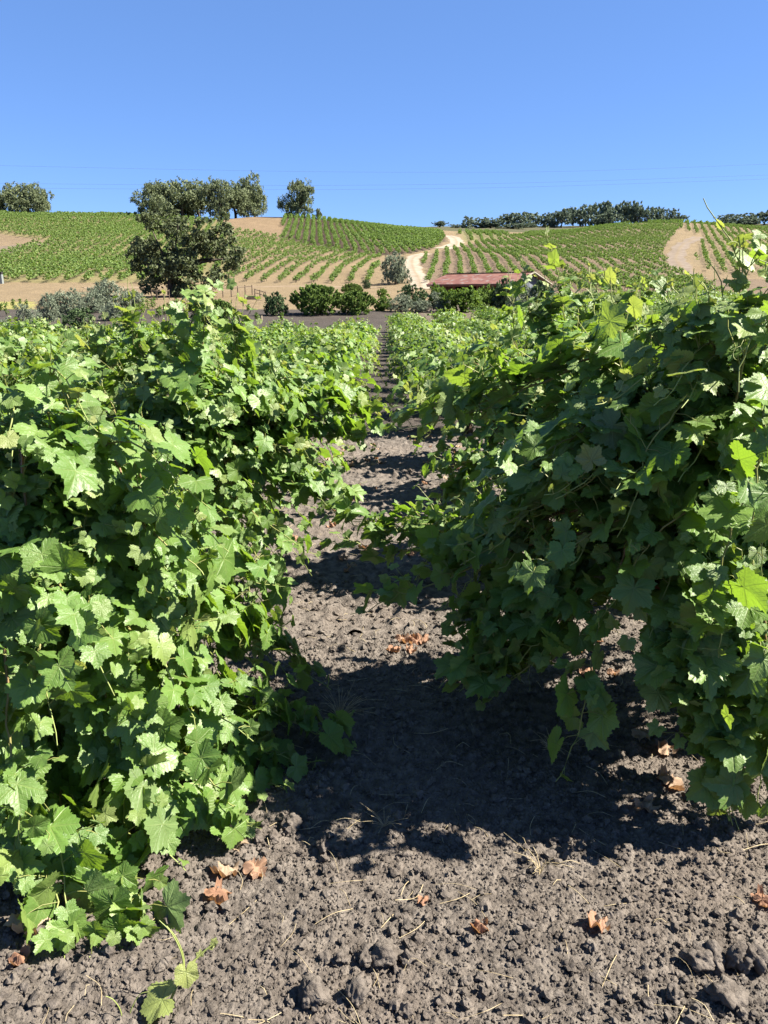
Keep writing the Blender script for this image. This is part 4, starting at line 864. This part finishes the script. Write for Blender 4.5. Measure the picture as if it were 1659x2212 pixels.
# ----------------------------------------------------------------- tracks
def track(label, pts, width, col_a, col_b, lift=0.09):
    P = np.array([ground_at(*p) for p in pts]); Q, L = smooth_path(np.c_[P[:, :2], P[:, 0] * 0], 0.8); Q = Q[:, :2]; T = norm(np.gradient(Q, axis=0)); N = np.c_[T[:, 1], -T[:, 0]]
    m = 9; u = np.linspace(-1, 1, m); rs = np.random.RandomState(len(pts)); w = width / 2 * (1 + 0.12 * np.sin(np.arange(len(Q)) * 0.35) + 0.06 * rs.normal(0, 1, len(Q)))
    X = Q[:, None, 0] + N[:, None, 0] * u * w[:, None]; Y = Q[:, None, 1] + N[:, None, 1] * u * w[:, None]; Z = height(X, Y) + lift - 0.05 * np.abs(u) ** 4 - 0.05 * np.exp(-((np.abs(u) - .5) / .15) ** 2)
    n = len(Q); i = np.arange(n - 1)[:, None] * m; k = np.arange(m - 1)[None]; q = np.stack([i + k, i + k + 1, i + m + k + 1, i + m + k], -1).reshape(-1, 4)
    s = NT('track'); p = s.pos(); nz = s.noise(p, 0.6, 4); _, r, gg, b = s.tint()
    c = s.mix(s.smooth(nz, .35, .65), col_a, col_b); c = s.mix(s.math('MULTIPLY', r, 0.6), c, (0.235, 0.178, 0.108)); mt = s.done(s.bsdf(c, 0.97, 0.1, s.bump(s.noise(p, 4, 3), 0.5, .05)))
    col = np.stack([np.tile(np.exp(-(u / .2) ** 2) + (np.abs(u) > .85), (n, 1)).ravel(), np.zeros(n * m), np.zeros(n * m), np.ones(n * m)], 1)
    g = Geo(); g.add(np.stack([X, Y, Z], -1).reshape(-1, 3), None, q, None, col); o = g.build('road', mt); o['kind'] = 'structure'; o['label'] = label
track('pale dirt track climbing between the vine slopes', [(908, 625), (905, 605), (893, 582), (890, 566), (897, 555), (922, 548)], 2.9, (0.32, 0.265, 0.205), (0.40, 0.34, 0.275))
track('pale dirt track climbing between the vine slopes', [(955, 538), (975, 533), (987, 525), (980, 514), (965, 509)], 4.2, (0.32, 0.265, 0.205), (0.40, 0.34, 0.275))
track('curving brown dirt track on the right hill', [(1502, 604), (1476, 588), (1460, 563), (1466, 541), (1486, 524), (1508, 512)], 3.4, (0.19, 0.15, 0.118), (0.25, 0.205, 0.165))
track('dusty farm track along the foot of the left hill', [(180, 622), (330, 621), (480, 620), (600, 619), (720, 620), (820, 622)], 3.0, (0.22, 0.165, 0.11), (0.28, 0.215, 0.15), 0.06)
track('brown field track on the left hill', [(-80, 556), (0, 545), (45, 533), (90, 526)], 7, (0.14, 0.11, 0.085), (0.19, 0.15, 0.115), 0.12)

# ----------------------------------------------------------------- barn
def mat_roof():
    s = NT('rusty_roof'); p = s.pos(); sx = s.n('ShaderNodeSeparateXYZ'); s.t.links.new(p, sx.inputs[0])
    br = s.n('ShaderNodeTexBrick'); br.inputs['Scale'].default_value = 1.0; br.inputs['Mortar Size'].default_value = 0.012; br.inputs['Brick Width'].default_value = 0.75; br.inputs['Row Height'].default_value = 0.42
    cx = s.n('ShaderNodeCombineXYZ'); s.t.links.new(sx.outputs[0], cx.inputs[0]); s.t.links.new(sx.outputs[1], cx.inputs[1]); s.t.links.new(cx.outputs[0], br.inputs['Vector'])
    br.inputs['Color1'].default_value = (0, 0, 0, 1); br.inputs['Color2'].default_value = (1, 1, 1, 1); br.inputs['Mortar'].default_value = (0.3, 0.3, 0.3, 1)
    n = s.noise(p, 1.6, 4); c = s.mix(br.outputs['Color'], (0.17, 0.060, 0.040), (0.28, 0.13, 0.092)); c = s.mix(s.smooth(n, .52, .66), c, (0.27, 0.20, 0.175))
    return s.done(s.bsdf(c, 0.6, 0.4, s.bump(br.outputs['Fac'], .4, .02)))
def barn():
    A = at(925, 614.5, 86); ang = R(41); u = np.array([math.cos(ang), -math.sin(ang), 0]); w = np.array([math.sin(ang), math.cos(ang), 0]); Ln, half, rise = 10.4, 3.7, 1.15
    z0 = hgt(A[0] + 5, A[1]) - 0.1; eave = A[2]; hb = eave - z0; o = np.array([A[0], A[1], z0]); t = thing('barn', 'long open wooden barn with a rusty red roof below the right hill', 'barn', tuple(o), -ang)
    ROOF = mat_roof(); WOOD = mat_simple('barn_wood', (0.10, 0.045, 0.03), (0.22, 0.10, 0.06), 3, 0.9); GREY = mat_simple('grey_boards', (0.10, 0.115, 0.14), (0.19, 0.21, 0.25), 3, 0.7); RED = mat_simple('red_posts', (0.24, 0.085, 0.05), (0.34, 0.14, 0.08), 3)
    # local frame: x along the eave, y in depth, z up
    g = Geo(); th = 0.09
    for s in (0, 1):
        ya, yb = (0, half) if s == 0 else (2 * half, half); a = np.array([[-.3, ya, hb], [Ln + .3, ya, hb], [Ln + .3, yb, hb + rise], [-.3, yb, hb + rise]])
        v = np.vstack([a, a - [0, 0, th]]); q = [[0, 1, 2, 3], [7, 6, 5, 4], [0, 4, 5, 1], [1, 5, 6, 2], [3, 2, 6, 7], [0, 3, 7, 4]]; g.add(v, None, q)
    g.build('roof', ROOF, t, False)
    g = Geo(); box(g, (Ln / 2, half, hb + rise + 0.04), (Ln + .6, .3, .06)); g.build('ridge_cap', ROOF, t, False)
    g = Geo(); box(g, (Ln / 2, .03, hb - .17), (Ln + .4, .05, .14)); g.build('fascia', RED, t, False)
    g = Geo(); box(g, (Ln / 2, 2 * half - .5, hb / 2 - .05), (Ln - .4, .12, hb - .1)); g.build('back_wall', WOOD, t, False)
    for x, m in ((.25, WOOD), (Ln - .25, GREY)):
        g = Geo(); v = []
        for dx in (-.06, .06): v += [[x + dx, .35, -.3], [x + dx, 2 * half - .35, -.3], [x + dx, 2 * half - .35, hb + .0], [x + dx, half, hb + rise - .18], [x + dx, .35, hb - .0]]
        g.add(v, [[0, 2, 1], [0, 3, 2], [0, 4, 3], [5, 6, 7], [5, 7, 8], [5, 8, 9]], [[0, 1, 6, 5], [1, 2, 7, 6], [2, 3, 8, 7], [3, 4, 9, 8], [4, 0, 5, 9]]); o_ = g.build('gable_wall', m, t, False)
        if m is GREY:
            o_['label'] = 'grey weathered gable wall'
            for s in (-1, 1):
                g = Geo(); a = np.array([Ln + .33, half, hb + rise - .02]); b = np.array([Ln + .33, half + s * half, hb - .02]); tube(g, [a, b], .09, 4, cap=True); g.build('rake_board', mat_simple('pale_board', (.26, .23, .19), (.34, .31, .26)), t, False)
    for x in (0.35, 3.2, 6.2, 9.2, Ln - .35):
        g = Geo(); box(g, (x, .35, hb / 2 - .15), (.22, .22, hb - .1)); g.build('post', RED, t, False)
    g = Geo(); box(g, (1.75, .62, hb / 2 - .1), (2.6, .1, hb - .25)); g.build('wall_panel', WOOD, t, False)
    g = Geo(); box(g, (7.7, 1.0, hb / 2 - .1), (2.7, .1, hb - .25)); g.build('wall_panel', RED, t, False)
barn()

# ----------------------------------------------------------------- small things in the middle distance
WOODM = mat_simple('weathered_wood', (0.10, 0.07, 0.05), (0.20, 0.15, 0.11), 8); PALEW = mat_simple('pale_wood', (0.36, 0.29, 0.2), (0.5, 0.42, 0.3), 8); METAL = mat_simple('grey_metal', (0.22, 0.25, 0.25), (0.32, 0.35, 0.34), 8, .5); BLACK = mat_simple('black_cap', (.02, .02, .02), (.04, .04, .04))
def hut():
    b = ground_at(452, 642); Y = b[1]; k = Y * cp / F_; w, d, h, rise = 24 * k, 20 * k, 11 * k, 8 * k
    t = thing('hut', 'small wooden hut with a pitched roof under the big oak', 'hut', tuple(b), R(12)); g = Geo(); box(g, (0, d / 2, h / 2 - .1), (w * .8, d * .9, h)); g.build('wall', WOODM, t, False)
    g = Geo(); v = [[-w * .6, -.1, h * .8], [0, -.1, h + rise], [w * .6, -.1, h * .8], [-w * .6, d, h * .8], [0, d, h + rise], [w * .6, d, h * .8]]; v += [[a, c, e - .07] for a, c, e in v]
    g.add(v, None, [[0, 1, 4, 3], [1, 2, 5, 4], [6, 9, 10, 7], [7, 10, 11, 8], [0, 6, 7, 1], [1, 7, 8, 2], [3, 4, 10, 9], [4, 5, 11, 10]]); g.build('roof', PALEW, t, False)
    g = Geo(); g.add([[-w * .4, .04, h * .9], [w * .4, .04, h * .9], [0, .04, h + rise * .85], [-w * .4, .1, h * .9], [w * .4, .1, h * .9], [0, .1, h + rise * .85]], [[0, 1, 2], [3, 5, 4]], [[0, 3, 4, 1], [1, 4, 5, 2], [2, 5, 3, 0]]); g.build('gable', WOODM, t, False)
    g = Geo(); box(g, (0, -.0, h * .4), (w * .3, .08, h * .75)); g.build('door', BLACK, t, False)
hut()
def fence(label, pts, hh, rails, grp):
    P = [ground_at(*p) for p in pts]; t = thing('rail_fence', label, 'fence', tuple(P[0]), 0, grp); o = P[0]
    for p in P:
        g = Geo(); q = p - o; taper(g, [q - UP * .2, q + UP * hh * .5, q + UP * hh], .06, .05, .3, 6); g.build('post', WOODM, t)
    for f in rails:
        for a, b in zip(P[:-1], P[1:]):
            g = Geo(); tube(g, [a - o + UP * hh * f, b - o + UP * hh * f], .035, 5); g.build('rail', WOODM, t)
fg = 'wooden rail fences on the dry grass'
fence('dark rail fence just left of the big oak trunk', [(328, 648), (340, 648), (354, 648), (366, 647)], .9, (.4, .85), fg)
fence('thin rail fence between the hut and the young tree', [(482, 643), (500, 642), (514, 641), (530, 638), (545, 637)], 1.0, (.85,), fg)
fence('sloping dark fence rail right of the low green box', [(551, 642), (562, 645), (574, 650)], .8, (.5, .9), fg)
def trough():
    b = ground_at(543, 647); k = b[1] * cp / F_; t = thing('planter_box', 'low box with a green top beside the rail fence', 'box', tuple(b), R(5)); w, h = 20 * k, 6 * k
    g = Geo(); box(g, (0, 0, h / 2), (w, w * .6, h)); g.build('frame', WOODM, t, False); g = Geo(); box(g, (0, 0, h + .04), (w * .94, w * .55, .08)); g.build('top', mat_simple('grass_top', (.1, .2, .05), (.2, .33, .1)), t, False)
trough()
def post():
    b = ground_at(3, 613); k = b[1] * cp / F_; t = thing('post', 'grey square post with a black cap at the left edge', 'post', tuple(b)); g = Geo(); box(g, (0, 0, 9.5 * k), (8 * k, 8 * k, 20 * k)); g.build('shaft', METAL, t, False); g = Geo(); box(g, (0, 0, 22 * k), (8.6 * k, 8.6 * k, 5 * k)); g.build('cap', BLACK, t, False)
post()
def young_vine(px, yb, yt, lab, seed):
    rs = np.random.RandomState(seed); b = ground_at(px, yb); k = b[1] * cp / F_; h = (yb - yt) * k; t = thing('staked_vine', lab, 'young vine', tuple(b), 0, 'young staked vines on the tilled soil')
    g = Geo(); taper(g, [np.array([0, 0, -.1]), np.array([0, 0, h])], .02, .02, .5, 5); g.build('stake', WOODM, t); g = Geo(); clump_crown(g, [((0, 0, h * z), (.13, .13, h * .14)) for z in (.25, .45, .65, .8)], 90, .13, rs, .5, .3); g.build('foliage', M_BRIGHT, t)
for k, (px, yb, yt, lab) in enumerate([(14, 684, 651, 'green staked vine nearest the left edge above the olive bush'), (2, 672, 655, 'staked vine cut by the left edge'), (30, 668, 645, 'slim staked vine, second from the left edge'), (46, 664, 645, 'slim staked vine, third from the left edge'), (58, 664, 648, 'slim staked vine, fourth from the left edge')]): young_vine(px, yb, yt, lab, k)
for k in range(16):
    px = 274 + k * 7.3 + (k * 37 % 5); yb = 690 - (k * 29 % 26); young_vine(px, yb, yb - 27, 'one of the slim staked vines on dark soil below the big oak', 20 + k)
for k, (px, yb, yt, lab) in enumerate([(575, 680, 658, 'staked vine just left of the young open-crowned tree'), (555, 692, 675, 'short staked vine in front of the young tree, left of the white peg'), (617, 680, 660, 'staked vine just right of the young open-crowned tree'), (609, 692, 674, 'short staked vine in front of the young tree, right side'), (536, 672, 658, 'staked vine on the dark soil below the low green box')]): young_vine(px, yb, yt, lab, 60 + k)
for px, yb, yt, lab in ((565, 694, 682, 'small pale wooden peg in front of the young tree'), (657, 678, 665, 'small pale wooden peg left of the largest spiky bush'), (648, 672, 663, 'shorter pale peg beside the other near the spiky bush')):
    b = ground_at(px, yb); k = b[1] * cp / F_; g = Geo(); taper(g, [np.array([0, 0, -.1]), np.array([0, 0, (yb - yt) * k])], .06, .06, .2, 6); o = g.build('peg', PALEW); o.location = b; tag(o, lab, 'peg', 'pale pegs on the tilled soil')

# ----------------------------------------------------------------- overhead wires
M_WIRE = mat_simple('wire', (.10, .11, .13), (.14, .15, .17), 1, .5)
for lab, pts, Y in (('topmost thin overhead wire crossing the sky', [(-300, 348), (0, 357.5), (549, 369), (924, 372), (1300, 368), (2000, 340)], 120), ('middle of the three overhead wires, in front of the oak tops', [(-300, 391), (0, 396), (549, 400.5), (878, 399), (1240, 392), (2000, 366)], 118), ('lowest of the three overhead wires, in front of the oak tops', [(-300, 402), (0, 406), (549, 409.5), (878, 408), (1240, 401), (2000, 374)], 116)):
    g = Geo(); P, _ = smooth_path([at(a, b, Y) for a, b in pts], 2.0); tube(g, P, 0.0095, 5); tag(g.build('overhead_wire', M_WIRE), lab, 'wire', 'overhead wires')
